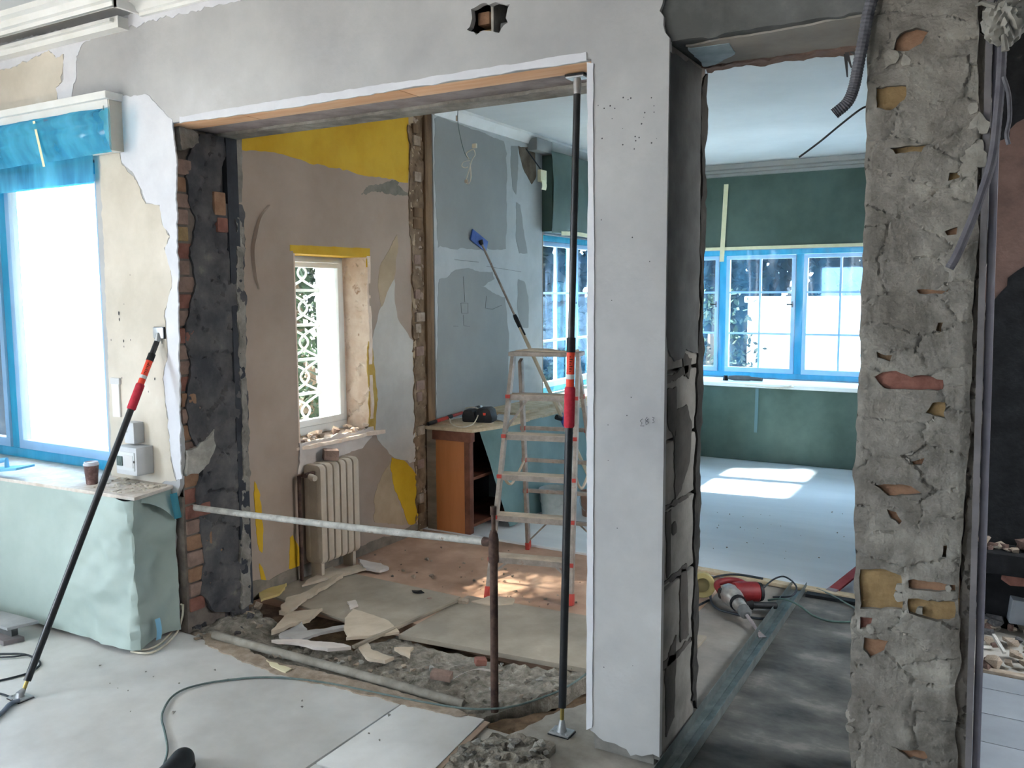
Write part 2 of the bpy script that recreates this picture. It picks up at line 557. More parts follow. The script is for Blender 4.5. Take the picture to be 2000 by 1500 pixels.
def wall_grid(mb, axis, w0, w1, u0, u1, v0, v1, holes):
    """wall slab with rectangular holes (u0,u1,v0,v1); axis is the thickness axis"""
    us = sorted({u0, u1, *[h[0] for h in holes], *[h[1] for h in holes]})
    vs = sorted({v0, v1, *[h[2] for h in holes], *[h[3] for h in holes]})
    us = [u for u in us if u0 <= u <= u1]; vs = [v for v in vs if v0 <= v <= v1]
    for i in range(len(us) - 1):
        j = 0
        while j < len(vs) - 1:
            cu = (us[i] + us[i + 1]) / 2; cv = (vs[j] + vs[j + 1]) / 2
            if any(h[0] < cu < h[1] and h[2] < cv < h[3] for h in holes):
                j += 1; continue
            k = j
            while k + 1 < len(vs) - 1 and not any(h[0] < cu < h[1] and h[2] < (vs[k + 1] + vs[k + 2]) / 2 < h[3] for h in holes): k += 1
            if axis == 'y': mb.box((us[i], w0, vs[j]), (us[i + 1], w1, vs[k + 1]))
            else: mb.box((w0, us[i], vs[j]), (w1, us[i + 1], vs[k + 1]))
            j = k + 1
    return mb


def rock(seed, n=12, sx=1, sy=1, sz=1):
    rd = random.Random(seed)
    bm = bmesh.new()
    for i in range(n):
        p = Vector((rd.gauss(0, 1), rd.gauss(0, 1), rd.gauss(0, 1))).normalized() * rd.uniform(.75, 1.0)
        bm.verts.new((p.x * .5 * sx, p.y * .5 * sy, p.z * .5 * sz))
    r = bmesh.ops.convex_hull(bm, input=bm.verts)
    bmesh.ops.delete(bm, geom=[e for e in r['geom_interior'] if isinstance(e, bmesh.types.BMVert)], context='VERTS')
    zmin = min(v.co.z for v in bm.verts)
    for v in bm.verts: v.co.z -= zmin
    me = bpy.data.meshes.new('rock_shape'); bm.to_mesh(me); bm.free()
    return me


def catmull(pts, n=8):
    pts = [Vector(p) for p in pts]
    out = []
    for i in range(len(pts) - 1):
        p0 = pts[max(0, i - 1)]; p1 = pts[i]; p2 = pts[i + 1]; p3 = pts[min(len(pts) - 1, i + 2)]
        for k in range(n):
            t = k / n
            out.append(.5 * ((2 * p1) + (p2 - p0) * t + (2 * p0 - 5 * p1 + 4 * p2 - p3) * t * t + (3 * p1 - p0 - 3 * p2 + p3) * t ** 3))
    out.append(pts[-1])
    return out

# ================================================================== THE SHELL
D = 2.626          # front face of the wall with the two openings
DS = 2.650         # back of its plaster coat
DB = 3.02          # back face of that wall
XL = -3.43         # inner face of the long left wall behind it
YF = 8.75          # inner face of the far window wall
ZN = 2.93          # near ceiling
ZB = 2.87          # ceiling of the rooms behind


# floors ------------------------------------------------------------
fl = struct('floor', MB().box((-5.65, -4.2, -.30), (3.3, 2.60, -.012)), M_CONC)
struct('floor', MB().box((-3.9, 4.72, -.30), (1.6, 9.1, 0.0)), M_FARF)
struct('floor', MB().box((-3.9, 3.30, -.30), (-.96, 4.72, -.014)), M_ALC)
struct('floor', MB().box((-1.30, 3.04, -.013), (-.955, 4.70, -.002)), mat('dusty_grey_boards', (118, 112, 106), (142, 135, 128), 3, .85, .2, 40, c3=(156, 149, 142)))
struct('floor', MB().box((-.96, 2.55, -.30), (-.15, 4.72, -.001)), M_PASS)
struct('floor', MB().box((-.15, 2.60, -.30), (3.3, 4.72, -.016)), M_CONC)
struct('floor', MB().box((-3.9, 2.60, -.30), (-.96, 3.30, -.10)), M_SOIL)
# concrete slab beside the pillar
slab = rag([(-1.46, 2.10), (-.90, 2.05), (-.92, 3.10), (-1.30, 3.05), (-1.47, 2.78), (-1.52, 2.55)], .03, .012, 5)
struct('floor', sheet(slab, [], .03, PZ(-.004), .06, lambda u, v: .008 * fbm(u * 9, v * 9, 4)), M_CONC)

# ceilings ----------------------------------------------------------
struct('ceiling', MB().box((-5.65, -4.2, ZN), (3.3, D + .02, ZN + .35)), M_CEIL)
struct('ceiling', MB().box((-3.9, DB - .02, ZB), (1.7, 9.1, ZN + .35)), M_CEIL)
struct('ceiling', MB().box((-5.65, D, ZN), (3.3, DB, ZN + .35)), M_CEIL)

# near room walls that the camera stands between -----------------------
wl = MB(); wall_grid(wl, 'x', -5.65, -5.4, -4.2, DB, 0, ZN, [(-1.6, .4, .9, 2.4)])
struct('wall_left', wl, M_PLASTER)
wb = MB(); wall_grid(wb, 'y', -4.2, -3.95, -5.4, 3.3, 0, ZN, [(-4.0, -3.0, 1.0, 2.2)])
struct('wall_back', wb, M_PLASTER)
struct('wall_right', MB().box((3.05, -3.95, 0), (3.3, 6.0, ZN)), M_PLASTER)
struct('wall_front', MB().box((.95, D, 0), (3.05, DB, ZN)), M_PLASTER)

# plaster coat of the front wall -----------------------------------------
W1 = (-5.33, -3.82, .70, 2.25)
jl = rag([(-3.385, .02), (-3.375, .62), (-3.325, .70), (-3.303, .80), (-3.318, 1.5), (-3.308, 2.36), (-9, 9)], .022, .012, 11, keep=(5, 6))[:-1]
lint = [(-1.222, 2.357)]
pl_l = rag([(-1.222, 2.357), (-1.214, 1.2), (-1.212, .075), (-9, 9)], .03, .0035, 12, keep=(2, 3))[:-1]
pl_b = rag([(-1.212, .075), (-1.14, .05), (-1.06, .022), (-.957, .045), (-9, 9)], .018, .012, 13, keep=(3, 4))[:-1]
pl_t = rag([(-.957, .05), (-.957, 2.385), (-.990, 2.47), (-.978, 2.55), (-1.0, 2.7), (-.985, 2.95), (-9, 9)], .02, .010, 14, keep=(0, 5, 6))[:-1]
outer = [(-5.4, 0.0)] + jl + pl_l + pl_b[1:] + pl_t[1:] + [(-5.4, 2.95)]
wallhole = rag(pixY([(920, 18), (938, 8), (955, 10), (968, 4), (996, 8), (988, 35), (992, 44), (975, 64), (950, 60), (930, 68), (912, 58), (922, 36)], D), .012, .006, 15)
win1 = [(W1[0], W1[2]), (W1[1], W1[2]), (W1[1], W1[3]), (W1[0], W1[3])]
WF = struct('wall_front', sheet(outer, [wallhole, win1], .035, PY(D), DS - D, lambda u, v: .0035 * fbm(u * 3, v * 3, 8) + .0012 * fbm(u * 22, v * 22, 9)), M_PLASTER)


def patch(pxpoly, m, parent, plane='y', at=D, proud=.002, step=.02, amp=.010, seed=0, name='plaster_patch', keep=(), uv=None, res=None):
    if uv is None:
        uv = pixY(pxpoly, at) if plane == 'y' else pixX(pxpoly, at)
    uv = rag(uv, step, amp, seed, keep)
    P = PY(at - proud) if plane == 'y' else PX(at + proud)
    return mk(name, sheet(uv, [], res, P, proud + .004), m, parent=parent)


# old beige paint, white filler, patched strips on the front wall
patch([(-60, 150), (30, 128), (60, 115), (95, 97), (108, 112), (124, 104), (121, 160), (110, 170), (113, 196), (60, 212), (-60, 236)], M_BEIGE, WF, seed=21, step=.012, amp=.012)
patch([(194, 292), (232, 286), (238, 320), (262, 345), (285, 398), (312, 402), (318, 440), (332, 462), (321, 484), (334, 530), (336, 560), (322, 612), (327, 690), (318, 740), (326, 800), (330, 860), (336, 905), (345, 940), (219, 945), (212, 700), (203, 480)], M_BEIGE, WF, seed=22, step=.012, amp=.006)
patch([(235, 190), (290, 186), (312, 210), (338, 236), (344, 300), (346, 400), (349, 600), (352, 800), (356, 935), (346, 938), (338, 905), (331, 860), (327, 800), (320, 740), (329, 690), (324, 612), (337, 560), (335, 530), (323, 484), (333, 462), (319, 440), (313, 400), (287, 396), (264, 343), (240, 318), (234, 286), (222, 250)], M_WHITE, WF, seed=23, step=.012, amp=.006, proud=.003)
patch([(-60, 98), (0, 84), (140, 55), (210, 40), (280, 24), (400, -8), (480, -20), (470, 2), (420, 12), (380, 22), (300, 38), (240, 58), (180, 75), (160, 88), (150, 110), (148, 160), (138, 196), (115, 198), (110, 172), (123, 160), (126, 106), (110, 114), (96, 98), (60, 117), (30, 130), (-60, 152)], M_WHITE, WF, seed=24, step=.012, amp=.008, proud=.0024)
patch([(352, 228), (600, 188), (900, 141), (1146, 102), (1146, 119), (900, 156), (600, 205), (352, 241)], M_WHITE, WF, seed=25, amp=.003, proud=.004, name='edge_strip')
patch([(1147, 122), (1160, 124), (1161, 500), (1160, 900), (1159, 1200), (1157, 1420), (1146, 1425), (1147, 900), (1149, 500)], M_WHITE, WF, seed=26, amp=.002, proud=.004, name='edge_strip')
# pencilled figures on the pillar
pen = MB()
for a in ([(1255, 818), (1250, 822), (1254, 826), (1251, 832), (1258, 832)], [(1264, 815), (1260, 820), (1267, 826), (1262, 830), (1261, 824), (1266, 818)], [(1274, 815), (1278, 816), (1275, 820), (1278, 824), (1274, 826)]):
    pen.tube([onY(p[0], p[1], D - .004) for p in a], .0008, 5)
mk('pencil_number', pen, M_BLKP, parent=WF)

# masonry behind the plaster
core = MB()
wall_grid(core, 'y', DS, DB, -5.4, -3.325, 0, ZN, [(W1[0], W1[1], W1[2], W1[3])])
wall_grid(core, 'y', DS, DB, -3.325, -.995, 2.388, ZN, [(-1.705, -1.525, 2.475, 2.63)])
core.box((-1.72, 2.80, 2.46), (-1.51, DB, 2.64))
CORE = struct('wall_core', core, M_MORTAR_D)
# what shows in the hole above the opening
hm = MB(); hm.box((-1.622, 2.66, 2.475), (-1.612, 2.80, 2.63)); mk('clay_web', hm, M_MORTAR_L, parent=CORE)
for i, (x, z, s) in enumerate([(-1.655, 2.54, .05), (-1.56, 2.478, .07), (-1.66, 2.478, .06)]):
    mk('brick', MB().box((x - s / 2, 2.662 + .012 * i, z), (x + s / 2, 2.80, z + s * .9)), [M_BRK_O, M_CONC_D, M_BRK_Y][i], parent=CORE, bevel=.008)

mk('mortar_bed', MB().box((-3.52, DS - .010, .0), (-3.317, 2.86, .66)).box((-3.40, DS, .66), (-3.317, 2.86, 2.36)), mat('brown_grey_mortar', (98, 90, 84), (124, 114, 106), 12, .95, .7, 80), parent=CORE)
# brick edge of the left jamb -----------------------------------------
rb = random.Random(4)
z = .10; row = 0
BCOL = [M_BRK_P, M_BRK_P, M_BRK_O, M_BRK_R, M_BRK_Y, M_BRK_P]
while z < 2.22:
    hgt = .066 + rb.uniform(-.004, .006)
    ln = rb.choice([.085, .11, .14])
    pr = rb.uniform(-.006, .008)
    m_ = rb.choice(BCOL)
    if 1.12 < z < 1.5 or .5 < z < .62: m_ = rb.choice([M_BRK_R, M_BRK_R, M_BRK_P])
    mk('brick', MB().box((-3.42, DS + .002, z), (-3.309 + pr, DS + ln, z + hgt)), m_, parent=CORE, bevel=.006)
    if rb.random() < .35 or z > 1.9:
        mk('brick', MB().box((-3.42, DS + ln + .012, z), (-3.318 + pr, DS + ln + .12, z + hgt)), rb.choice(BCOL), parent=CORE, bevel=.006)
    z += hgt + .009; row += 1
mk('brick', MB().box((-3.42, 2.875, 1.98), (-3.292, 2.945, 2.09)), M_BRK_O, parent=CORE, bevel=.008)
mk('brick', MB().box((-3.42, 2.89, 1.90), (-3.292, 2.955, 1.97)), M_BRK_R, parent=CORE, bevel=.008)


def stony(u, v, s, amp, cs, crack=.02):
    d1, d2, cid = cells(np.asarray(u) / cs[0] + .25 * fbm(np.asarray(u) * 20, np.asarray(v) * 20, s + 3), np.asarray(v) / cs[1] + .3 * fbm(np.asarray(u) * 14, np.asarray(v) * 14, s + 4), s)
    e = np.clip((d2 - d1) / .07, 0, 1)
    return amp * (cid - .4) + .6 * amp * fbm(np.asarray(u) * 30, np.asarray(v) * 30, s) - crack * (1 - e) ** 2


jm = pixX([(392, 262), (372, 300), (364, 345), (372, 400), (385, 430), (372, 500), (384, 555), (372, 600), (364, 650), (372, 720), (365, 800), (372, 850), (395, 915), (385, 960), (392, 1040), (400, 1100), (392, 1160), (420, 1195), (470, 1200), (486, 1195), (484, 900), (478, 600), (474, 400), (436, 395), (432, 335), (442, 300), (436, 262)], -3.30)
mk('mortar_coat', sheet(rag(jm, .018, .009, 31), [], .012, PX(-3.300), .03, lambda u, v: stony(u, v, 41, .016, (.16, .13), .012)), M_MORTAR_D, parent=CORE)
pj = rag(pixX([(440, 265), (474, 270), (474, 395), (462, 398), (445, 340)], -3.30), .018, .006, 33)
mk('plaster_patch', sheet(pj, [], .02, PX(-3.304), .02), M_MORTAR, parent=CORE)
for k, pp in enumerate([[(347, 246), (384, 262), (386, 280), (372, 290), (352, 292)], [(384, 872), (402, 858), (416, 838), (419, 870), (405, 905), (385, 925), (362, 930), (362, 880)]]):
    mk('plaster_patch', sheet(rag(pixX(pp, -3.295), .012, .006, 35 + k), [], .02, PX(-3.284), .03), M_MORTAR_L if k else M_MORTAR, parent=CORE)
mk('dark_edge_strip', MB().box((-3.33, 2.957, .03), (-3.292, DB + .004, 2.352)), mat('dark_slate_strip', (48, 50, 56), (62, 64, 70), 8, .8, .2, 40), parent=CORE)  # dark strip down the back edge of the jamb
# rough lumps running down the right of the jamb
lum = pixX([(462, 420), (476, 440), (480, 700), (486, 900), (488, 1100), (492, 1180), (470, 1190), (474, 900), (468, 700), (462, 560)], -3.29)
mk('mortar_ridge', sheet(rag(lum, .014, .007, 37), [], .012, PX(-3.289), .03, lambda u, v: stony(u, v, 43, .014, (.05, .07), .01)), M_MORTAR, parent=CORE)

# lintel over the big opening ------------------------------------------
xs = [-3.32, -2.86, -2.02, -1.205]
for i in range(3):
    mk('formwork_board', MB().box((xs[i] + .002, DS - .002, 2.358), (xs[i + 1] - .002, 2.772, 2.386)), M_WOODP, parent=CORE, bevel=.002)
mk('steel_beam', MB().box((-3.32, 2.786, 2.362), (-1.205, 2.92, 2.388)), M_STEELP, parent=CORE, bevel=.003)
sf = rag([(-3.32, 2.915), (-1.205, 2.915), (-1.205, DB + .01), (-3.32, DB + .01)], .02, .008, 39, keep=(1, 2, 3))
mk('soffit_plaster', sheet(sf, [], .03, lambda u, v, d: Vector((u, v, 2.350 - d * .5)), .038, lambda u, v: .008 * fbm(u * 12, v * 12, 5)), M_MORTAR, parent=CORE)

def clampu(q, lo=2.636, hi=3.008):
    return [(min(hi - .0004 * (i % 3), max(lo + .0004 * (i % 3), a)), b) for i, (a, b) in enumerate(q)]


# block pillar -----------------------------------------------------------
PIL = struct('wall_pillar', MB().box((-1.205, DS, 0), (-.985, DB - .02, 2.39)), M_BLOCK)
zj = [.012, .335, .615, .89, 1.115, 1.345, 1.60, 1.85, 2.10, 2.38]
for i in range(len(zj) - 1):
    mk('block', MB().box((-1.21, DS + .001, zj[i] + .006), (-.962, DB - .012, zj[i + 1] - .006)), M_BLOCK, parent=PIL, bevel=.006)
up = rag(pixX([(1308, 100), (1370, 135), (1366, 500), (1363, 690), (1340, 682), (1334, 700), (1318, 706), (1303, 680), (1300, 640), (1302, 400)], -.957), .02, .006, 45)
mk('cement_render', sheet(clampu(up), [], .02, PX(-.956), .012, lambda u, v: .003 * fbm(u * 8, v * 5, 6)), M_CONC_D, parent=PIL)
SME = mat('dark_mortar_smear', (74, 72, 68), (92, 88, 84), 8, .95, .5, 70)
for k, pp in enumerate([
        [(1334, 690), (1352, 700), (1346, 740), (1338, 735)],
        [(1305, 760), (1322, 755), (1322, 830), (1318, 860), (1306, 830)],
        [(1322, 800), (1342, 790), (1352, 830), (1348, 900), (1330, 960), (1320, 975), (1318, 900)],
        [(1293, 740), (1320, 728), (1345, 712), (1345, 726), (1320, 744), (1293, 752)],
        [(1293, 990), (1345, 966), (1345, 972), (1293, 999)],
        [(1292, 1138), (1340, 1108), (1340, 1116), (1292, 1148)],
        [(1302, 1000), (1312, 995), (1310, 1120), (1304, 1130)],
        [(1332, 1110), (1342, 1100), (1346, 1240), (1330, 1255), (1328, 1160)],
        [(1310, 1270), (1322, 1240), (1318, 1400), (1302, 1440), (1300, 1320)],
        [(1292, 1298), (1316, 1280), (1350, 1244), (1350, 1254), (1316, 1292), (1292, 1308)],
        [(1314, 1025), (1320, 1018), (1322, 1040), (1316, 1046)]]):
    mk('mortar_smear', sheet(clampu(rag(pixX(pp, -.957), .012, .006, 50 + k)), [], None, PX(-.9575), .006), SME, parent=PIL)
eg = rag([(2.965, .1), (3.012, .05), (3.012, 2.36), (2.95, 2.30), (2.975, 1.5), (2.955, 1.0), (2.97, .5)], .02, .016, 61)
mk('mortar_ridge', sheet(eg, [], .015, PX(-.954), .02, lambda u, v: .010 * fbm(u * 20, v * 20, 7)), mat('black_cement', (44, 43, 42), (66, 64, 60), 9, .95, .6, 70), parent=PIL)

# concrete beam over the narrow opening --------------------------------------
bo = MB().box((-1.02, 2.642, 2.378), (-.33, DB + .005, ZN))
BEAM = struct('wall_beam', bo, M_CONC_D)
be = rag([(-1.02, 2.376), (-.33, 2.376), (-.33, 2.80), (-1.02, 2.80)], .02, .006, 63, keep=(1, 2, 3))
mk('cement_render', sheet(be, [], .012, PY(2.640), .02, lambda u, v: .010 * fbm(u * 6, v * 30, 7) * np.clip((u + .75) * 4, 0, 1) * np.clip((2.5 - v) * 12, 0, 1) + .004 * fbm(u * 14, v * 14, 3)), M_CONC_D, parent=BEAM)
so = rag([(-.93, 2.70), (-.36, 2.665), (-.36, 2.985), (-.965, 2.985), (-.90, 2.80)], .02, .008, 64, keep=(1,))
mk('soffit_board', sheet(so, [], .03, lambda u, v, d: Vector((u, v, 2.372 - d)), .03), mat('pale_soffit_board', (150, 144, 136), (172, 166, 158), 3, .9, .2, 40), parent=BEAM)
sp = rag([(-.93, 2.72), (-.80, 2.73), (-.82, 2.86), (-.93, 2.97), (-.955, 2.96)], .02, .006, 65)
mk('plaster_patch', sheet(sp, [], None, lambda u, v, d: Vector((u, v, 2.370 - d)), .008), mat('pale_blue_plaster', (160, 178, 186), (184, 200, 206), 14, .9, .4, 80), parent=BEAM)
rb2 = rag([(-.962, 2.955), (-.37, 2.955), (-.37, 3.025), (-.962, 3.025)], .014, .012, 66, keep=(1,))
mk('broken_brick_edge', sheet(rb2, [], .012, lambda u, v, d: Vector((u, v, 2.366 - d)), .05, lambda u, v: .018 * fbm(u * 30, v * 30, 9)), M_BRK_P, parent=BEAM)
fr = MB()
for (x, y, l, tx) in [(-.505, 3.0, .05, .02), (-.49, 3.0, .03, .035), (-.47, 3.0, .02, .05), (-.51, 3.01, .075, .012)]:
    fr.prism([(x, y, 2.365), (x + .012, y, 2.365), (x + tx + .004, y, 2.365 - l), (x + tx, y, 2.365 - l)], (0, .004, 0))
mk('hanging_plaster_shred', fr, M_MORTAR_D, parent=BEAM)

# right brick pillar, mortared over -------------------------------------------
RPL = struct('wall_pillar', MB().box((-.352, 2.672, 0), (-.075, DB, ZN)), M_MORTAR_D)
left = [(1697, -30), (1694, 100), (1691, 250), (1688, 400), (1684, 500), (1679, 640), (1673, 860), (1668, 1000), (1668, 1150), (1664, 1250), (1656, 1390), (1660, 1560)]
right = [(1868, 1560), (1872, 1200), (1882, 1000), (1892, 850), (1898, 700), (1906, 500), (1912, 230), (1908, -30)]
po = rag(pixY(left + right, D), .02, .006, 71)
holes_px = [
    ([(1746, 98), (1760, 66), (1790, 56), (1815, 62), (1800, 85), (1775, 100)], M_BRK_O),
    ([(1712, 172), (1770, 168), (1768, 195), (1740, 215), (1712, 210)], M_BRK_Y),
    ([(1738, 290), (1780, 285), (1812, 282), (1800, 298), (1750, 302)], M_BRK_Y),
    ([(1855, 338), (1878, 334), (1874, 348), (1852, 354)], M_BRK_Y),
    ([(1845, 452), (1870, 443), (1868, 458), (1850, 460)], M_BRK_O),
    ([(1790, 566), (1820, 566), (1850, 570), (1856, 562), (1840, 574), (1794, 573)], M_BRK_O),
    ([(1832, 630), (1842, 630), (1838, 648), (1828, 646)], M_SOIL),
    ([(1712, 686), (1730, 694), (1742, 694), (1738, 706), (1714, 698)], M_SOIL),
    ([(1708, 736), (1722, 728), (1760, 729), (1780, 737), (1810, 733), (1842, 742), (1842, 760), (1740, 760), (1718, 750)], M_BRK_R),
    ([(1808, 806), (1822, 786), (1846, 786), (1846, 816), (1826, 812)], M_BRK_Y),
    ([(1780, 902), (1806, 894), (1800, 908), (1784, 908)], M_BRK_O),
    ([(1708, 946), (1770, 946), (1802, 964), (1760, 966), (1735, 968)], M_BRK_O),
    ([(1732, 994), (1750, 1000), (1762, 1018), (1756, 1024), (1740, 1012)], M_BRK_O),
    ([(1842, 1064), (1850, 1064), (1848, 1088), (1840, 1086)], M_SOIL),
    ([(1680, 1112), (1720, 1110), (1760, 1124), (1762, 1190), (1720, 1190), (1680, 1188)], M_BRK_Y),
    ([(1774, 1132), (1866, 1142), (1866, 1155), (1775, 1148)], M_BRK_O),
    ([(1774, 1168), (1864, 1176), (1864, 1208), (1830, 1212), (1776, 1196)], M_BRK_Y),
    ([(1680, 1204), (1704, 1206), (1698, 1226), (1680, 1228)], M_BRK_R),
    ([(1688, 1244), (1735, 1252), (1726, 1272), (1700, 1284), (1686, 1268)], M_BRK_O),
    ([(1750, 1460), (1806, 1466), (1812, 1484), (1776, 1482)], M_BRK_O)]
hl = [rag(pixY(h, D), .012, .004, 80 + i) for i, (h, _) in enumerate(holes_px)]


def pil_relief(u, v):
    a = stony(u, v, 91, .010, (.17, .095), .006) + .009 * fbm(u * 26, v * 26, 12) + .010 * fbm(u * 8, v * 8, 13)
    c = np.minimum(u + .39, -.075 - u)
    return a - .012 * np.clip(1 - c / .03, 0, 1)


mk('mortar_coat', sheet(po, hl, .006, PY(D - .004), .05, pil_relief), M_MORTAR, parent=RPL)
for h, m_ in holes_px:
    A = np.array(pixY(h, D)); u0, v0 = A.min(0) - .012; u1, v1 = A.max(0) + .010
    mk('brick', MB().box((u0, D + .010, v0), (u1, D + .06, v1)), m_, parent=RPL, bevel=.004)
# flakes standing proud of the coat
rf = random.Random(12)
for k, (px, py, s) in enumerate([(1740, 112, .05), (1768, 118, .035), (1760, 150, .04), (1912, 240, .06), (1905, 300, .08), (1890, 330, .05), (1756, 1170, .03), (1757, 1150, .03), (1775, 880, .04), (1700, 1230, .03), (1745, 1210, .03), (1660, 1400, .04), (1658, 1425, .03), (1900, 210, .03), (1850, 1150, .02), (1795, 1195, .025), (1770, 905, .03)]):
    c = onY(px, py, D - .012)
    a = [(c.x + s * rf.uniform(.3, .55) * math.cos(t + rf.uniform(-.3, .3)), c.z + s * rf.uniform(.3, .6) * math.sin(t)) for t in np.linspace(0, 2 * PI, 8)[:-1]]
    mk('mortar_flake', sheet(rag(a, .008, .006, 130 + k), [], .01, PY(c.y + .006), .02, lambda u, v: .012 * fbm(u * 30, v * 30, 4)), mat('flaking_mortar', (132, 128, 120), (162, 157, 149), 14, .95, .7, 90), parent=RPL)
# recessed return of the pillar and the metal bead on its corner
rt = rag(pixY([(1905, -30), (1938, -30), (1934, 230), (1925, 600), (1912, 1000), (1898, 1300), (1890, 1560), (1862, 1560), (1872, 1200), (1890, 850), (1905, 500)], 2.65), .02, .006, 73)
mk('mortar_return', sheet(rt, [], .01, PY(2.652), .03, lambda u, v: stony(u, v, 95, .014, (.05, .12), .02)), mat('return_grey_mortar', (112, 106, 100), (138, 132, 124), 9, .95, .7, 90), parent=RPL)  # return mortar a little darker than the front coat
mb_ = MB()
a0 = onY(1935, -30, 2.63); a1 = onY(1889, 1560, 2.63)
mb_.bar(a0, a1, .016, .004, up=(0, 1, 0))
mk('bead_flange', mb_, mat('pale_bead', (108, 105, 106), (124, 120, 122), 10, .7), parent=RPL)
mb_ = MB()
b0 = onY(1953, -30, 2.64); b1 = onY(1904, 1560, 2.64)
mb_.bar(b0, b1, .020, .004, up=(.3, 1, 0))
mk('corner_bead', mb_, M_MAUVE, parent=RPL)

# left wall of the back rooms ---------------------------------------------------
AW = (3.525, 4.165, .765, 1.845)       # alcove window opening y0,y1,z0,z1
LW = (6.44, 8.55, .72, 2.10)           # window in the far part of the same wall
lw = MB(); wall_grid(lw, 'x', XL - .42, XL, DB - .02, 9.1, 0, ZB + .02, [AW, LW])
WL = struct('wall_left', lw, M_WALLP)
patch(None, M_YEL, WL, 'x', XL, .0012, .03, .010, 101, 'yellow_paint', keep=(8, 9, 10), uv=[(3.0, onX(477, 293, XL).z)] + pixX([(480, 295), (527, 297), (580, 310), (620, 320), (670, 333), (720, 345), (760, 350), (797, 357)], XL) + [(4.63, 2.86), (3.0, 2.86)])
patch([(765, 893), (790, 900), (815, 930), (822, 960), (818, 1010), (808, 1024), (798, 1024), (785, 990), (772, 960), (762, 915)], M_YEL, WL, 'x', XL, .002, .02, .008, 102, 'yellow_paint')
patch([(762, 900), (764, 940), (782, 990), (795, 1024), (760, 1024), (732, 1020), (730, 980), (738, 945)], M_TAN, WL, 'x', XL, .0014, .02, .010, 103, 'old_paint')
patch([(497, 940), (506, 960), (514, 1030), (512, 1080), (506, 1075), (500, 1040)], M_YEL, WL, 'x', XL, .002, .02, .008, 104, 'yellow_paint')
patch([(566, 1050), (572, 1045), (586, 1075), (584, 1105), (572, 1120), (564, 1110)], M_YEL, WL, 'x', XL, .002, .02, .006, 105, 'yellow_paint')
patch([(506, 1100), (512, 1108), (522, 1140), (520, 1146), (510, 1135)], M_YEL, WL, 'x', XL, .002, .02, .005, 112, 'yellow_paint')
patch([(720, 690), (745, 590), (770, 545), (776, 620), (800, 660), (812, 665), (818, 900), (800, 905), (765, 890), (735, 850), (728, 760)], M_WALLP2, WL, 'x', XL, .0012, .03, .012, 106)
patch([(742, 520), (775, 458), (778, 480), (770, 540), (745, 600), (738, 560)], M_TAN, WL, 'x', XL, .0016, .02, .006, 107, 'old_paint')
patch([(797, 212), (806, 214), (812, 660), (822, 900), (826, 1040), (820, 1040), (812, 900), (806, 660), (800, 420)], M_TAN, WL, 'x', XL, .002, .02, .004, 108, 'old_paint')
patch([(566, 478), (722, 485), (722, 520), (716, 522), (716, 499), (572, 490), (566, 490)], M_YEL, WL, 'x', XL, .002, .02, .002, 109, 'yellow_paint')
patch([(720, 640), (730, 700), (738, 780), (730, 850), (722, 850), (718, 700)], mat('ochre_edge', (176, 142, 64), (196, 164, 92), 9, .9, .2, 60), WL, 'x', XL, .002, .02, .006, 110, 'old_paint')
patch([(718, 365), (780, 348), (776, 362), (800, 378), (798, 384), (740, 374), (705, 380)], mat('charcoal_smudge', (112, 108, 98), (134, 128, 118), 10, .95), WL, 'x', XL, .0008, .012, .008, 111, 'charcoal_mark')
# lifted curl of lining paper left of the little window
cp = catmull([onX(a, b, XL + .006) for a, b in [(525, 400), (505, 425), (495, 460), (490, 490), (496, 540), (505, 565)]], 6)
c2 = MB()
rr = []
for i, p in enumerate(cp):
    t = i / (len(cp) - 1)
    rr.append((p, p + Vector((.016 * math.sin(PI * t) + .002, .009, 0))))
c2.add([q for pr in rr for q in pr], [(2 * i, 2 * i + 1, 2 * i + 3, 2 * i + 2) for i in range(len(rr) - 1)])
mk('lifted_paper_edge', c2, M_WALLP, parent=WL)
# skirting scar
patch(None, mat('grey_skirting_scar', (112, 104, 94), (138, 128, 116), 9, .95, .5, 60), WL, 'x', XL, .006, .03, .014, 113, 'skirting_scar', keep=(0, 1, 3), uv=[(3.0, -.02), (4.62, -.02), (4.62, .045), (3.0, .075)])

# scar of the demolished partition: bare masonry, cut timber and metal bead
sc = rag([(4.60, 0), (4.76, 0), (4.76, 2.87), (4.58, 2.87), (4.60, 1.5)], .02, .014, 121, keep=(0, 2))
mk('partition_scar', sheet(sc, [], .014, PX(XL + .006), .03, lambda u, v: stony(u, v, 123, .014, (.10, .12), .012)), mat('scar_masonry', (104, 86, 68), (138, 116, 94), 12, .95, .6, 70, c3=(158, 136, 112)), parent=WL)
mk('timber_post', MB().box((XL, 4.735, 0), (XL + .026, 4.815, 2.80)), M_TIMB, parent=WL, bevel=.004)
rbk = random.Random(9)
z = .12
while z < 2.7:
    mk('brick', MB().box((XL, 4.62, z), (XL + .018 + rbk.uniform(-.006, .008), 4.62 + rbk.uniform(.05, .10), z + .062)), rbk.choice([M_BRK_P, M_TIMB, M_BRK_O, M_CHUNK]), parent=WL, bevel=.006)
    z += rbk.choice([.076, .152, .23])
mk('metal_bead', MB().box((XL, 4.818, .02), (XL + .018, 4.846, .75)), M_GALV, parent=WL)
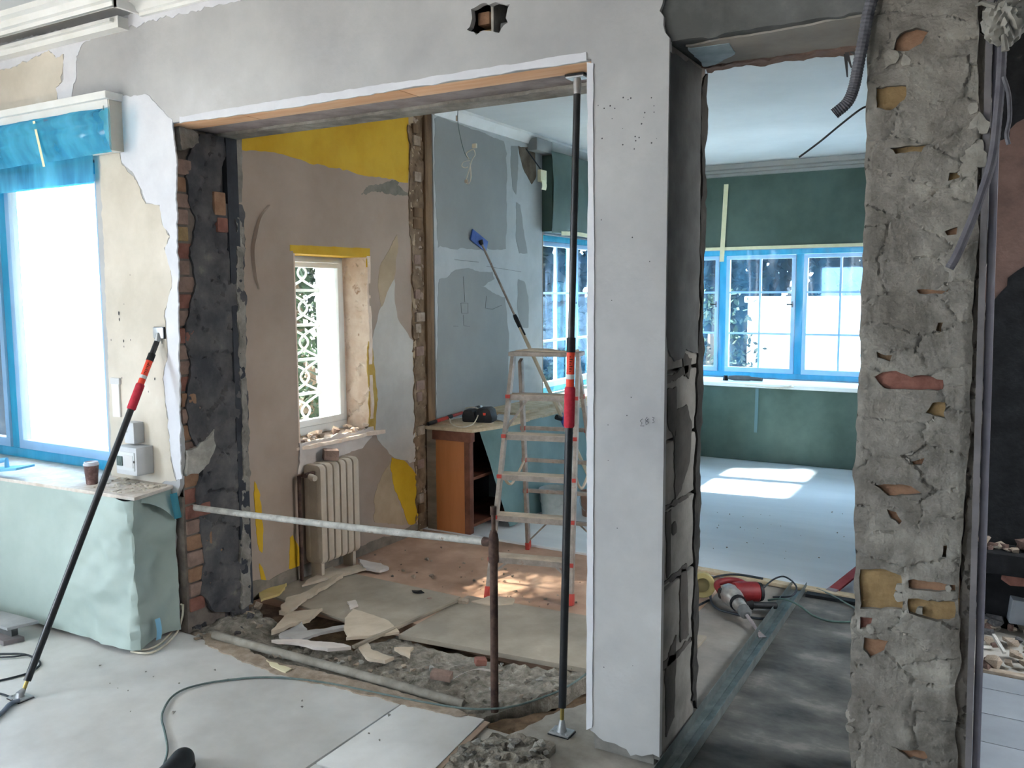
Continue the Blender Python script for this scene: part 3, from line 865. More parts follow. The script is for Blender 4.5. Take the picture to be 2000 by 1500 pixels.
# plasterboard and its filled joints
DRY = mk('plasterboard', MB().box((XL - .002, 4.846, 0), (XL + .012, 6.40, 2.805)), M_DRYW, parent=WL)
XD = XL + .012
patch([(848, 232), (858, 226), (984, 276), (990, 300), (990, 400), (988, 486), (930, 488), (855, 484), (850, 400)], M_DRYG, WL, 'x', XD, .0012, .03, .010, 131)
patch([(858, 545), (900, 525), (962, 530), (966, 545), (940, 560), (986, 580), (994, 660), (992, 760), (1000, 800), (852, 820), (853, 700), (856, 600)], M_DRYG, WL, 'x', XD, .0012, .03, .012, 132)
patch([(1008, 395), (1016, 400), (1026, 470), (1030, 495), (1014, 495), (1008, 470)], M_DRYG, WL, 'x', XD, .0012, .02, .006, 133)
patch([(1012, 545), (1024, 550), (1032, 580), (1032, 640), (1018, 640), (1010, 600)], M_DRYG, WL, 'x', XD, .0012, .02, .006, 134)
patch([(998, 285), (1012, 285), (1012, 330), (1008, 380), (1002, 370), (998, 330)], M_DRYG, WL, 'x', XD, .0012, .02, .006, 135)
patch([(1012, 285), (1045, 290), (1047, 345), (1038, 360), (1022, 330), (1014, 300)], mat('brown_shade', (84, 74, 62), (118, 106, 92), 7, .95), WL, 'x', XD, .0016, .02, .006, 136, 'painted_shade')  # shade next to the shutter box, painted on as a brown patch
pen = MB()
for a in ([(905, 540), (908, 590)], [(900, 592), (914, 592), (914, 612), (902, 612), (900, 592)], [(905, 615), (906, 636), (918, 638)], [(950, 578), (948, 602), (962, 604), (980, 596)], [(886, 637), (895, 637)], [(950, 520), (1018, 531)], [(888, 507), (935, 512)]):
    pen.tube([onX(p[0], p[1], XD + .0025) for p in a], .0012, 5)
mk('pencil_mark', pen, M_CONC_D, parent=WL)

# far window wall, right wall of the back room
FW = (-3.25, .35, .74, 2.03)
fw = MB(); wall_grid(fw, 'y', YF, YF + .35, XL - .42, 1.7, 0, ZB + .02, [FW])
struct('wall_far', fw, M_WALLP2)
struct('wall_right', MB().box((1.45, 4.6, 0), (1.7, 8.8, ZB + .02)), M_WALLP2)
# chimney breast behind the right pillar
CH = struct('wall_chimney', MB().box((-.55, 4.66, 0), (3.05, 5.1, ZB + .02)), M_REDPL)
patch([(1920, 600), (1940, 588), (1955, 570), (1968, 543), (1985, 530), (2030, 518), (2200, 505), (2330, 540), (2400, 640), (2400, 1240), (1900, 1225), (1900, 700)], M_SOOT_HOLE, CH, 'y', 4.66, .004, .03, .02, 141, 'soot_and_hole_dark')
patch([(1900, -60), (2260, -60), (2230, 180), (2120, 215), (2060, 225), (2000, 232), (1985, 240), (1972, 268), (1935, 270), (1900, 240)], M_SOOT_HOLE, CH, 'y', 4.66, .004, .03, .02, 142, 'soot_and_hole_dark')  # flat black patch painted for the dark of the upper hole

# cornices ------------------------------------------------------------
def cornice(mb, p, q, out, z0, prof):
    """stepped moulding from p to q (x,y); out = unit vector into the room; prof = list of (depth, height above z0)"""
    p = Vector((*p, 0)); q = Vector((*q, 0)); o = Vector((*out, 0))
    A = [p + o * d + Vector((0, 0, z0 + h)) for d, h in prof]; B = [q + o * d + Vector((0, 0, z0 + h)) for d, h in prof]
    n = len(prof)
    mb.add(A + B, [(i, i + 1, i + 1 + n, i + n) for i in range(n - 1)] + [(0, n, 2 * n - 1, n - 1), tuple(range(n)), tuple(range(2 * n - 1, n - 1, -1))])


prof_s = [(0, 0), (.02, 0), (.02, .014), (.032, .018), (.04, .035), (.055, .045), (.075, .05), (.075, .07), (.09, .075), (.09, .10), (0, .10)]
c_ = MB(); cornice(c_, (-3.42, D), (-1.9, D), (0, -1), ZN - .095, prof_s)
struct('trim_1', c_, M_TRIMW)
c_ = MB()
cornice(c_, (-5.2, D - .14), (-3.42, D - .14), (0, -1), ZN - .085, [(0, 0), (.012, 0), (.012, .018), (.03, .022), (.035, .05), (.06, .06), (.06, .085), (0, .085)])
c_.box((-5.2, D - .145, ZN - .085), (-3.42, D - .13, ZN)); c_.box((-3.435, D - .145, ZN - .085), (-3.42, D, ZN))
c_.box((-5.2, D - .055, ZN - .135), (-3.52, D + .001, ZN - .085)); c_.box((-5.2, D - .075, ZN - .11), (-3.55, D, ZN - .095))
struct('trim_2', c_, M_TRIMW)
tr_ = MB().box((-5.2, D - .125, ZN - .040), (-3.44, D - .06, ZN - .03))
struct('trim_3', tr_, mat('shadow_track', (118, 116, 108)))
c_ = MB(); cornice(c_, (XL + .012, 4.85), (XL + .012, 8.76), (1, 0), ZB - .075, [(0, 0), (.012, 0), (.02, .02), (.05, .05), (.06, .055), (.06, .075), (0, .075)])
struct('trim_4', c_, M_TRIMW)
c_ = MB(); cornice(c_, (XL, YF - .02), (1.5, YF - .02), (0, -1), ZB - .14, [(0, 0), (.05, 0), (.05, .025), (.07, .03), (.07, .055), (.09, .06), (.09, .085), (.12, .095), (.12, .14), (0, .14)])
struct('trim_5', c_, M_TRIMW)
struct('trim_6', MB().box((XL + .01, 6.15, ZB - .13), (XL + .10, 6.42, ZB - .03)), M_DRYG, bevel=.01)

# ================================================================== WINDOWS
def window(name, T, u0, u1, v0, v1, muls, rows, fw=.05, mw=.07, sw=.038, bw=.02, handle=True, cols=2, w0=0.0, wd=.06, m=None, wrap=None):
    """timber window: outer frame, mullions, sashes with glazing bars and single panes. T(u,w,v)->xyz, w grows outwards"""
    m = m or M_FRAME

    def bx(mb, a, b, c, d, wa, wb):
        p = T(a, wa, c); q = T(b, wb, d); return mb.box(tuple(p), tuple(q))
    fr_ = MB()
    bx(fr_, u0, u1, v1 - fw, v1, w0, w0 + wd); bx(fr_, u0, u1, v0, v0 + fw, w0, w0 + wd)
    bx(fr_, u0, u0 + fw, v0 + fw, v1 - fw, w0, w0 + wd); bx(fr_, u1 - fw, u1, v0 + fw, v1 - fw, w0, w0 + wd)
    root = struct(name, fr_, wrap or m, bevel=.004)
    ed = [u0 + fw] + [q for c in muls for q in (c - mw / 2, c + mw / 2)] + [u1 - fw]
    for c in muls:
        mk('mullion', bx(MB(), c - mw / 2, c + mw / 2, v0 + fw, v1 - fw, w0, w0 + wd), wrap or m, parent=root, bevel=.004)
    for i in range(0, len(ed), 2):
        a, b = ed[i] + .003, ed[i + 1] - .003
        c, d = v0 + fw + .003, v1 - fw - .003
        s = MB(); ww = w0 - .012
        bx(s, a, b, d - sw, d, ww, ww + .045); bx(s, a, b, c, c + sw * 1.3, ww, ww + .045)
        bx(s, a, a + sw, c + sw * 1.3, d - sw, ww, ww + .045); bx(s, b - sw, b, c + sw * 1.3, d - sw, ww, ww + .045)
        sash = mk('sash', s, m, parent=root, bevel=.003)
        cu = [a + sw + (b - a - 2 * sw) * k / cols for k in range(cols + 1)]
        rv = [c + sw * 1.3] + list(rows) + [d - sw]
        for k in range(1, cols):
            mk('glazing_bar', bx(MB(), cu[k] - bw / 2, cu[k] + bw / 2, rv[0], rv[-1], ww + .006, ww + .034), m, parent=sash)
        for r in rows:
            mk('glazing_bar', bx(MB(), a + sw, b - sw, r - bw / 2, r + bw / 2, ww + .008, ww + .032), m, parent=sash)
        for k in range(cols):
            for j in range(len(rv) - 1):
                mk('pane', bx(MB(), cu[k], cu[k + 1], rv[j], rv[j + 1], ww + .018, ww + .021), M_GLASS, parent=sash)
        if handle and b - a > .3:
            h = MB(); um = b - sw / 2 - .004; vm = (c + d) / 2 + .10
            bx(h, um - .008, um + .008, vm - .03, vm + .03, ww - .006, ww); bx(h, um - .006, um + .006, vm - .005, vm + .005, ww - .04, ww - .006)
            bx(h, um - .045, um + .008, vm - .006, vm + .006, ww - .05, ww - .038)
            mk('handle', h, M_BLKP, parent=sash)
    return root


TFAR = lambda u, w, v: Vector((u, YF + .0 + w, v))
window('window_4', TFAR, -3.33, .45, .745, 2.03, [-2.585, -1.82, -1.055, -.29], [1.193, 1.607], w0=.02, wrap=M_WRAP)
TLFT = lambda u, w, v: Vector((XL - w, u, v))
window('window_3', TLFT, LW[0], LW[1], LW[2] + .015, LW[3], [7.14, 7.85], [1.193, 1.607], w0=.06, wrap=M_WRAP)
T1 = lambda u, w, v: Vector((u, D + w, v))
window('window_1', T1, W1[0], W1[1], W1[2] + .01, W1[3], [onY(27, 600, D + .1).x], [], w0=.07, fw=.055, mw=.08, handle=False, cols=1, wrap=M_WRAP)

# little alcove window: scraped reveal, frame half way, iron grille outside
XF = -3.62
TA = lambda u, w, v: Vector((XL - w, u, v))
window('window_2', TA, AW[0], AW[1], AW[2], AW[3], [], [], w0=-(XF - XL), fw=.05, handle=False, cols=1, sw=.03)
rv_ = rag([(XF, .77), (XL + .004, .765), (XL + .006, 1.835), (XF, 1.835)], .03, .006, 151, keep=(0, 2, 3))
mk('reveal_plaster', sheet(rv_, [], .014, PY(AW[1] - .018), .03, lambda u, v: stony(u, v, 153, .012, (.12, .14), .010)), M_REVEAL, parent=WL)
mk('reveal_plaster', MB().box((XL - .42, AW[1] - .02, .77), (XF - .07, AW[1] + .002, 1.84)), M_STUCCO, parent=WL)
mk('reveal_soffit', MB().box((XF, AW[0], AW[3] - .018), (XL + .001, AW[1], AW[3] + .002)), M_YEL, parent=WL, bevel=.003)
mk('reveal_plaster', MB().box((XF, AW[0] - .002, .77), (XL, AW[0] + .01, 1.83)), M_REVEAL, parent=WL)
gr = thing('window_grille', 'white wrought iron grille of crossing arcs outside the small alcove window', 'grille', (XL - .40, AW[0], AW[2]))
XG = XL - .40
nc, nr = 2, 5
cw = (AW[1] - AW[0]) / nc; chh = (AW[3] - AW[2]) / nr
for i in range(nc + 1):
    y_ = AW[0] + cw * i
    mk('upright', MB().bar((XG, y_, AW[2]), (XG, y_, AW[3]), .016, .016, up=(0, 1, 0)), M_GRILLE, parent=gr)
for j in range(nr + 1):
    z_ = AW[2] + chh * j
    mk('crossbar', MB().bar((XG, AW[0], z_), (XG, AW[1], z_), .016, .018), M_GRILLE, parent=gr)
for i in range(nc):
    for j in range(nr):
        a = AW[0] + cw * i; z_ = AW[2] + chh * j
        for s in (0, 1):
            pts = []
            for k in range(13):
                t = k / 12
                off = .62 * cw * math.sin(PI * t)
                pts.append((XG + .002 * s, a + off if s == 0 else a + cw - off, z_ + chh * t))
            mk('arc', MB().tube(pts, .0075, 6), M_GRILLE, parent=gr)

# ------------------------------------------------------------------ films and protective papers
def film(name, T, u0, u1, v0, v1, m, amp, seed, label, cat, nu=60, nv=24, fold=9.0):
    def fn(a, b):
        u = u0 + (u1 - u0) * a; v = v0 + (v1 - v0) * b
        w = amp * (float(fbm(u * fold, v * 1.3 + seed, seed, 3)) * 2.2 + .4 * math.sin(u * fold * 1.7 + seed))
        return T(u, w, v)
    mb = MB().grid(fn, nu, nv)
    p = T((u0 + u1) / 2, 0, v0)
    o = mk(name, mb, m, origin=p, smooth=80, fixn=False)
    return tag(o, label, cat)


film('plastic_film', lambda u, w, v: Vector((u, YF - .035 + w, v)), -3.40, .46, .74, 2.06, M_FILMB, .012, 3, 'blue plastic film taped over the far row of windows', 'plastic film', 120)
film('plastic_film', lambda u, w, v: Vector((XL + .03 - w, u, v)), 6.42, 8.70, .735, 2.16, M_FILMB, .022, 5, 'blue plastic film hanging in folds over the window beside the ladder', 'plastic film', 90)
film('plastic_film', lambda u, w, v: Vector((u, D + .045 + w, v)), W1[0], W1[1] + .012, .72, 2.28, M_FILMB, .010, 8, 'blue plastic film covering the bright window beside the fuse box', 'plastic film', 50)

# near window: shutter casing, bundled film, tape
cs = thing('shutter_casing', 'white wooden shutter casing above the bright near window', 'casing', (-4.3, D, 2.27))
mk('casing_box', MB().box((-5.1, 2.555, 2.262), (-3.60, D + .001, 2.500)), M_TRIMW, parent=cs, bevel=.003)
mk('top_moulding', MB().box((-5.1, 2.535, 2.488), (-3.585, D + .001, 2.522)), M_TRIMW, parent=cs, bevel=.004)
mk('lower_moulding', MB().box((-5.1, 2.548, 2.440), (-3.625, 2.556, 2.462)), M_TRIMW, parent=cs, bevel=.003)
mk('end_panel', MB().box((-3.60, 2.56, 2.262), (-3.594, D + .001, 2.486)), M_BEIGE, parent=cs)


def bundle(a, b):
    u = -5.1 + 1.535 * a
    t = b
    n = float(fbm(u * 6, t * 5, 21, 3))
    lo = 2.245 + .03 * float(fbm(u * 3, 1.0, 22, 2)); hi = 2.452 + .02 * float(fbm(u * 2.5, 3, 23, 2))
    v = lo + (hi - lo) * t
    bulge = .045 * math.sin(PI * min(1, max(0, t))) + .035 * (1 if t > .62 else 0) * math.sin(PI * (t - .62) / .38 if t > .62 else 0)
    return Vector((u, 2.545 - bulge - .03 * n, v))


o = mk('plastic_film', MB().grid(bundle, 90, 24), M_FILMT, origin=(-4.3, 2.55, 2.25), smooth=80, fixn=False)
tag(o, 'crumpled blue plastic film bundled over the shutter casing of the near window', 'plastic film')
mk('tape_strip', MB().grid(lambda a, b: Vector((onY(63, 242, 2.48).x + .018 * b + .012 * a, 2.482 + .03 * a, 2.425 - .21 * a)), 10, 1), M_TAPE, parent=o, solid=.001)
mk('tape_strip', MB().grid(lambda a, b: Vector((-3.98 + .33 * a, 2.485 + .02 * a, 2.405 + .022 * b - .02 * math.sin(PI * a))), 14, 1), M_FILMC, parent=o)
film('plastic_film', lambda u, w, v: Vector((u, 2.60 + w, v)), -4.95, -3.79, 2.13, 2.27, M_FILMT, .014, 31, 'dense blue film band taped across the head of the near window', 'plastic film', 40, 8)

# far shutter boxes wrapped in green paper
sb = thing('shutter_box', 'shutter box wrapped in dark green paper above the far windows', 'shutter box', (-1.2, 8.6, 2.03))
mk('box_body', MB().box((-3.30, 8.50, 2.045), (1.40, YF, 2.735)), M_FRAME, parent=sb)
mk('green_paper', MB().grid(lambda a, b: Vector((-3.32 + 4.7 * a, 8.485 - .010 * float(fbm(a * 20, b * 5, 61)) - .012 * math.sin(PI * b), 2.03 + .70 * b)), 80, 14), M_GREEND, parent=sb, smooth=60)
mk('tape_band', MB().box((-3.32, 8.474, 2.022), (1.4, 8.484, 2.052)), M_TAPE, parent=sb)
x_ = onY(1412, 420, 8.45).x
mk('tape_strip', MB().grid(lambda a, b: Vector((x_ + .045 * b - .03 * a, 8.464, 2.66 - .75 * a)), 8, 1), M_TAPE, parent=sb, solid=.001)
sb = thing('shutter_box', 'shutter box wrapped in dark green paper above the window beside the ladder', 'shutter box', (XL + .05, 7.4, 2.1))
mk('box_body', MB().box((XL + .012, 6.40, 2.115), (XL + .11, 8.50, 2.735)), M_GREEND, parent=sb)
mk('green_paper', MB().grid(lambda a, b: Vector((XL + .135 + .03 * float(fbm(a * 9, b * 4, 63)) + .03 * math.sin(PI * b) * (1 - a) - .02 * max(0, .12 - a) * 8, 6.36 + 2.14 * a, 2.10 + .66 * b + .02 * (1 - b) * math.sin(PI * a * 2))), 50, 16), M_GREEND, parent=sb, smooth=60)
mk('tape_band', MB().grid(lambda a, b: Vector((XL + .142, 6.50 + 1.95 * a, 2.085 + .035 * b + .012 * math.sin(a * 9))), 24, 1), M_TAPE, parent=sb, solid=.001)
ol = thing('junction_box', 'small cream socket box dangling beside the green shutter wrapping', 'electrical box', onX(1058, 345, XL + .16))
p = onX(1058, 345, XL + .165)
mk('box_body', MB().box((p.x - .012, p.y - .05, p.z - .045), (p.x + .02, p.y + .05, p.z + .05)), M_TAPE, parent=ol, bevel=.006)
mk('tape_tail', MB().grid(lambda a, b: Vector((p.x + .02 + .01 * math.sin(a * 3), p.y - .045 + .075 * b, p.z - .03 - .075 * a)), 6, 1), M_TAPE, parent=ol, solid=.002)
mk('lead', MB().tube(catmull([(XL + .05, p.y - .05, p.z + .22), (XL + .10, p.y - .02, p.z + .14), (p.x, p.y, p.z + .045)]), .005, 6), M_CABLED, parent=ol)

# far bench under the windows ----------------------------------------------
fb = thing('window_bench', 'low boxed bench with a white sill board along the far windows', 'bench', (-1.0, 8.5, 0))
mk('bench_body', MB().box((-3.42, 8.235, 0), (1.42, YF, .705)), M_FRAME, parent=fb)
mk('sill_board', MB().box((-3.42, 8.195, .705), (1.42, YF + .02, .74)), M_FRAME, parent=fb, bevel=.004)
o = mk('protective_paper', MB().grid(lambda a, b: Vector((-2.95 + 4.35 * a, 8.215 - .012 * float(fbm(a * 14, b * 4, 67)) - .05 * (1 - b) ** 3 - .006 * math.sin(a * 60), .004 + .698 * b)), 80, 20), M_GREEND, origin=(-.8, 8.2, 0), smooth=60)
tag(o, 'dark green protective paper covering the bench front under the far windows', 'paper')
sp_ = mk('paper_seam', MB().grid(lambda a, b: Vector((onY(1474, 830, 8.19).x + .03 * b, 8.185 - .02 * (a) ** 2, .70 - .42 * a)), 6, 1), mat('pale_green_tape', (96, 122, 126)), parent=o, solid=.001)

# side counter with the orange cabinet end --------------------------------------
XC = -2.965
co = thing('counter', 'long low counter with a beige chipboard top beside the window wall', 'counter', (-3.2, 6.4, 0))
mk('counter_top', MB().add(*(lambda a: (a[0], a[1]))(([Vector(q) for q in [(XL + .012, 4.70, .690), (-3.045, 4.72, .690), (XC, 4.99, .690), (XC, 8.22, .690), (XL + .012, 8.22, .690)] + [(XL + .012, 4.70, .712), (-3.045, 4.72, .712), (XC, 4.99, .712), (XC, 8.22, .712), (XL + .012, 8.22, .712)]], [(4, 3, 2, 1, 0), (5, 6, 7, 8, 9)] + [(i, (i + 1) % 5, (i + 1) % 5 + 5, i + 5) for i in range(5)]))), M_BOARD, parent=co, bevel=.002)
mk('upper_board', MB().box((XL + .02, 4.80, .7125), (-3.06, 5.02, .722)), M_BOARD, parent=co, bevel=.002)
mk('back_board', MB().box((XL + .013, 5.4, .7125), (-3.10, 8.2, .735)), M_BOARD, parent=co)
cb = thing('cabinet', 'orange veneered cabinet end with dark edging under the counter', 'cabinet', (-3.2, 4.8, 0))
mk('side_panel', MB().box((-3.335, 4.715, 0), (-3.105, 4.735, .655)), M_WOODO, parent=cb)
mk('front_post', MB().box((-3.105, 4.712, 0), (-3.062, 4.76, .655)), M_WOODD, parent=cb, bevel=.003)
mk('top_rail', MB().box((-3.36, 4.708, .625), (-3.05, 4.76, .688)), M_WOODD, parent=cb, bevel=.003)
mk('back_post', MB().box((XL + .02, 4.715, 0), (-3.335, 4.745, .69)), M_LATH, parent=cb)
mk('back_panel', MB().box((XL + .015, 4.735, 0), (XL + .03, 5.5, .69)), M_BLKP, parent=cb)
mk('bottom_shelf', MB().box((XL + .03, 4.735, .04), (-3.07, 5.5, .06)), M_WOODD, parent=cb)
mk('middle_shelf', MB().box((XL + .03, 4.735, .36), (-3.07, 5.5, .38)), M_WOODD, parent=cb)


def drape(a, b):
    y_ = 4.80 + 3.40 * a
    v = 1 - b
    x_ = XC - .005 + .015 * float(fbm(a * 16, b * 3, 71)) + .05 * v ** 2 * (1 + float(fbm(a * 9, 2, 72))) + .01 * math.sin(a * 40)
    y_ += .26 * max(0, 1 - a * 4) * v * (1 - .3 * v)
    if a < .06: x_ -= (.06 - a) * 1.2 * (1 - v)
    return Vector((x_, y_, .012 + .685 * b))


o = mk('protective_paper', MB().grid(drape, 90, 26), M_TEAL, origin=(XC, 6.4, 0), smooth=60)
tag(o, 'teal protective paper draped down the counter front behind the ladder', 'paper')

# near bench under the bright window ----------------------------------------------
nb = thing('window_bench', 'boxed window bench with a dusty top under the bright near window', 'bench', (-4.2, 2.45, 0))
top = [(-5.14, 2.29), (-4.26, 2.325), (-3.305, 2.378), (-3.365, 2.64), (-3.83, 2.64), (-3.83, 2.72), (-4.98, 2.72), (-5.14, 2.64)]
mk('bench_top', MB().prism([(a, b, .700) for a, b in top], (0, 0, .016)), mat('dusty_bench_top', (200, 188, 176), (220, 212, 204), 16, .9, .4, 60), parent=nb, bevel=.002)
mk('bench_body', MB().prism([(-5.14, 2.34, 0), (-4.26, 2.37, 0), (-3.40, 2.42, 0), (-3.42, D - .006, 0), (-5.14, D - .006, 0)], (0, 0, .70)), M_FRAME, parent=nb)


def nsheet(a, b):
    # a runs along the front, round the corner, back to the wall
    L1 = 1.80; L2 = .27
    s = a * (L1 + L2)
    n1 = float(fbm(s * 5, b * 5, 81)); n2 = float(fbm(s * 2.2, b * 2.2, 82))
    if s < L1:
        x_ = -5.14 + s; y_ = 2.300 + .043 * s; nx, ny = .0, -1.0
        near = max(0, (s - 1.2) / .6)
    else:
        t = (s - L1) / L2
        x_ = -3.335 - .03 * t; y_ = 2.378 + .245 * t; nx, ny = 1.0, 0.0
        near = 1 - .6 * t
    rg = 1 - 3.2 * abs(float(fbm(s * 3.4 + b * 1.2, b * 3.0 - s, 83, 3)))
    crump = near * (.05 * n1 + .05 * n2 + .055 * rg - .03)
    corner = math.exp(-((s - L1) / .12) ** 2)
    push = crump + .006 * n2 + .02 * (1 - b) ** 2 + corner * (-.055 * (.45 < b) * math.sin(PI * min(1, (b - .45) / .55)) + .03 * math.sin(b * 9))
    if s >= L1: push -= .035 * math.sin(PI * (s - L1) / L2) * (1 - .3 * b)
    cx, cy = nx * (1 - corner * .5) + .35 * corner, ny * (1 - corner * .5) - .35 * corner
    z_ = .02 + .682 * b + .03 * (1 - b) * max(0, (1.2 - s) / 1.2)
    return Vector((x_ + cx * push, y_ + cy * push, z_))


o = mk('protective_paper', MB().grid(nsheet, 150, 50), M_GREEN, origin=(-3.9, 2.35, 0), smooth=50, fixn=False)
tag(o, 'pale green protective paper crumpled at the corner of the near window bench', 'paper')
mk('loose_flap', MB().grid(lambda a, b: Vector((-3.345 - .028 * a + .035 * math.sin(a * 2) * (1 - b), 2.40 + .22 * a, .70 - (.02 + .13 * a * a) * (1 - b) - .002)), 14, 5), M_GREEN, parent=o, smooth=60)
pt = onX(352, 965, -3.34)
mk('blue_film_corner', MB().grid(lambda a, b: Vector((-3.335 + .01 * a, 2.585 + .04 * b + .012 * a, .685 - .12 * a)), 6, 3), M_FILMT, parent=o)
mk('blue_film_corner', MB().grid(lambda a, b: Vector((-3.318 + .01 * math.sin(3 * a), 2.46 + .028 * b, .13 - .10 * a)), 6, 3), mat('pale_blue_film_scrap', (140, 196, 226)), parent=o)

# ================================================================== FLOOR BOARDS, TRENCH, RUBBLE
def board(name, poly, z0, th, m, label, cat='floor board', bevel=.0015):
    c = Vector((sum(p[0] for p in poly) / len(poly), sum(p[1] for p in poly) / len(poly), z0))
    o = mk(name, MB().prism([(a, b, z0) for a, b in poly], (0, 0, th)), m, origin=c, bevel=bevel)
    return tag(o, label, cat)


board('hardboard_sheet', [(-5.14, -1.0), (-2.004, -1.0), (-2.008, 2.605), (-2.45, 2.60), (-2.83, 2.575), (-3.3, 2.64), (-5.14, 2.66)], -.0115, .0105, M_HARD, 'large dusty hardboard sheet lying left of the long floor seam')
board('hardboard_sheet', [(-1.997, 2.088), (-1.605, 2.088), (-1.657, 2.635), (-2.002, 2.603)], -.0115, .0105, M_HARD, 'narrow hardboard sheet right of the long seam, ending at the soil gap')
board('hardboard_sheet', [(-1.994, -1.0), (-1.40, -1.0), (-1.59, 2.082), (-1.996, 2.082)], -.0115, .0105, M_HARD, 'hardboard sheet at the bottom edge, below the cross seam')
board('wooden_batten', [(-1.600, 1.8), (-1.572, 1.8), (-1.628, 2.63), (-1.652, 2.63)], -.012, .008, mat('brown_board_edge', (150, 128, 112), (172, 150, 132), 9, .8), 'brown board edge showing beside the soil gap', 'batten')
board('plywood_sheet', [(-2.425, 3.105), (-1.16, 3.24), (-1.16, 3.80), (-2.43, 3.71)], -.012, .022, M_PLY, 'square plywood sheet on the alcove floor in front of the ladder', 'plywood')
board('plywood_sheet', [(-3.42, 3.22), (-2.62, 3.12), (-2.50, 3.22), (-2.47, 3.70), (-3.42, 3.72)], -.0135, .0125, M_PLY, 'dusty plywood sheet under torn wallpaper beside the radiator', 'plywood')
lath = MB().bar(onZ(690, 1264, .022), onZ(897, 1171, .022), .018, .014)
tag(mk('wooden_lath', lath, M_LATH, origin=onZ(790, 1215, .01), bevel=.002), 'thin grey lath along the edge of the plywood sheet', 'lath')

tr = rag(pixZ([(366, 1226), (420, 1242), (500, 1288), (640, 1324), (800, 1370), (930, 1394), (1000, 1374), (1070, 1352), (1145, 1318), (1152, 1300), (1060, 1300), (960, 1288), (775, 1236), (690, 1262), (600, 1240), (512, 1200), (500, 1180), (440, 1195)]), .025, .012, 201)


def bed(u, v):
    h = .018 * fbm(u * 7, v * 7, 202) * 2 + stony(u, v, 203, .014, (.035, .035), .006)
    h = h + .05 * np.exp(-(((u + 3.20) / .16) ** 2 + ((v - 2.80) / .16) ** 2)) + .025 * np.exp(-(((u + 1.5) / .15) ** 2 + ((v - 3.0) / .2) ** 2))
    return h


o = mk('rubble_bed', sheet(tr, [], .012, PZ(-.022), .06, bed), M_RUBBLE, origin=(-2.3, 2.9, -.02))
stuff(o, 'grey rubble and mortar grit filling the floor trench under the big opening', 'rubble')
so_ = rag(pixZ([(880, 1560), (957, 1392), (1010, 1382), (1085, 1366), (1142, 1340), (1148, 1360), (1040, 1440), (1000, 1560)]), .02, .01, 205)
o = mk('soil_gap', sheet(so_, [], .014, PZ(-.045), .06, lambda u, v: .016 * fbm(u * 16, v * 16, 206)), M_SOIL, origin=(-1.55, 2.6, -.05))
stuff(o, 'bare brown soil in the gap between board and concrete slab', 'soil')
# yellowish mortar strip along the board edge
ms = rag(pixZ([(380, 1236), (430, 1240), (520, 1288), (640, 1318), (760, 1348), (860, 1378), (930, 1398), (900, 1400), (790, 1376), (660, 1344), (540, 1318), (470, 1290), (400, 1258)], .0), .02, .010, 208)
o = mk('mortar_crumbs', sheet(ms, [], .014, PZ(.001), .02, lambda u, v: np.abs(.012 * fbm(u * 22, v * 22, 209)) + .002), M_CHUNK, origin=(-2.4, 2.6, 0))
stuff(o, 'thin strip of tan mortar crumbs along the hardboard edge', 'mortar')

# heap of broken mortar at the bottom edge
hp = rag(pixZ([(850, 1560), (880, 1478), (930, 1450), (985, 1440), (1040, 1445), (1085, 1468), (1060, 1490), (1100, 1560)]), .02, .012, 211)
o = mk('rubble_heap', sheet(hp, [], .011, PZ(.0), .03, lambda u, v: .03 * np.clip(1 - ((u + 1.35) / .3) ** 2 - ((v - 2.33) / .3) ** 2, 0, 1) + stony(u, v, 213, .02, (.03, .03), .01) + .008), M_RUBBLE, origin=(-1.4, 2.4, 0))
stuff(o, 'heap of grey mortar rubble at the bottom edge beside the board', 'rubble')

ROCKS = [rock(300 + i, 11, 1, rs, rz) for i, (rs, rz) in enumerate([(.8, .6), (1, .7), (.6, .5), (.9, .8), (.7, .4), (1, .5)])]
RMAT = {}


def chunk(px, py, s, m, label, cat, group, name='mortar_chunk', z0=0.0, sd=None):
    rd = random.Random((px * 7 + py * 13) if sd is None else sd)
    k = rd.randrange(len(ROCKS))
    key = (k, m.name)
    if key not in RMAT:
        me = ROCKS[k].copy(); me.materials.append(m); RMAT[key] = me
    o = bpy.data.objects.new(name, RMAT[key]); COL.objects.link(o)
    o.location = onZ(px, py, z0)
    o.rotation_euler = (rd.uniform(-.1, .1), rd.uniform(-.1, .1), rd.uniform(0, 6.28))
    o.scale = (s, s, s)
    return tag(o, label, cat, group)


rd = random.Random(31)
G1 = 'mortar chunks in the floor trench'
for i in range(70):
    t = rd.random(); px = 520 + 600 * t; py = 1262 + 95 * t * rd.uniform(.2, 1.05) + 20
    if py > 1390: continue
    chunk(px, py, rd.uniform(.018, .045), rd.choice([M_RUBBLE, M_MORTAR_L, M_CHUNK, M_RUBBLE]), 'small chunk of grey mortar lying in the floor trench', 'mortar chunk', G1, z0=-.010)
G2 = 'crumbs on the alcove floor'
for i in range(70):
    px = rd.uniform(690, 1135); py = rd.uniform(1065, 1185)
    if px < 760 and py > 1150: continue
    chunk(px, py, rd.choice([.010, .016, .024, .036]) * rd.uniform(.8, 1.2), rd.choice([M_CHUNK, M_BRK_P, M_CHUNK, M_RUBBLE]), 'small crumb of plaster on the warm alcove floor', 'plaster crumb', G2, name='plaster_crumb', z0=-.014)
G3 = 'lumps in the rubble heap'
for i in range(46):
    px = rd.uniform(895, 1070); py = rd.uniform(1450, 1500)
    chunk(px, py, rd.uniform(.015, .045), rd.choice([M_RUBBLE, M_MORTAR_L, M_MORTAR, M_MORTAR_L]), 'loose lump of mortar in the heap at the bottom edge', 'mortar lump', G3, name='mortar_lump', z0=.030)
G4 = 'plaster bits on the near boards'
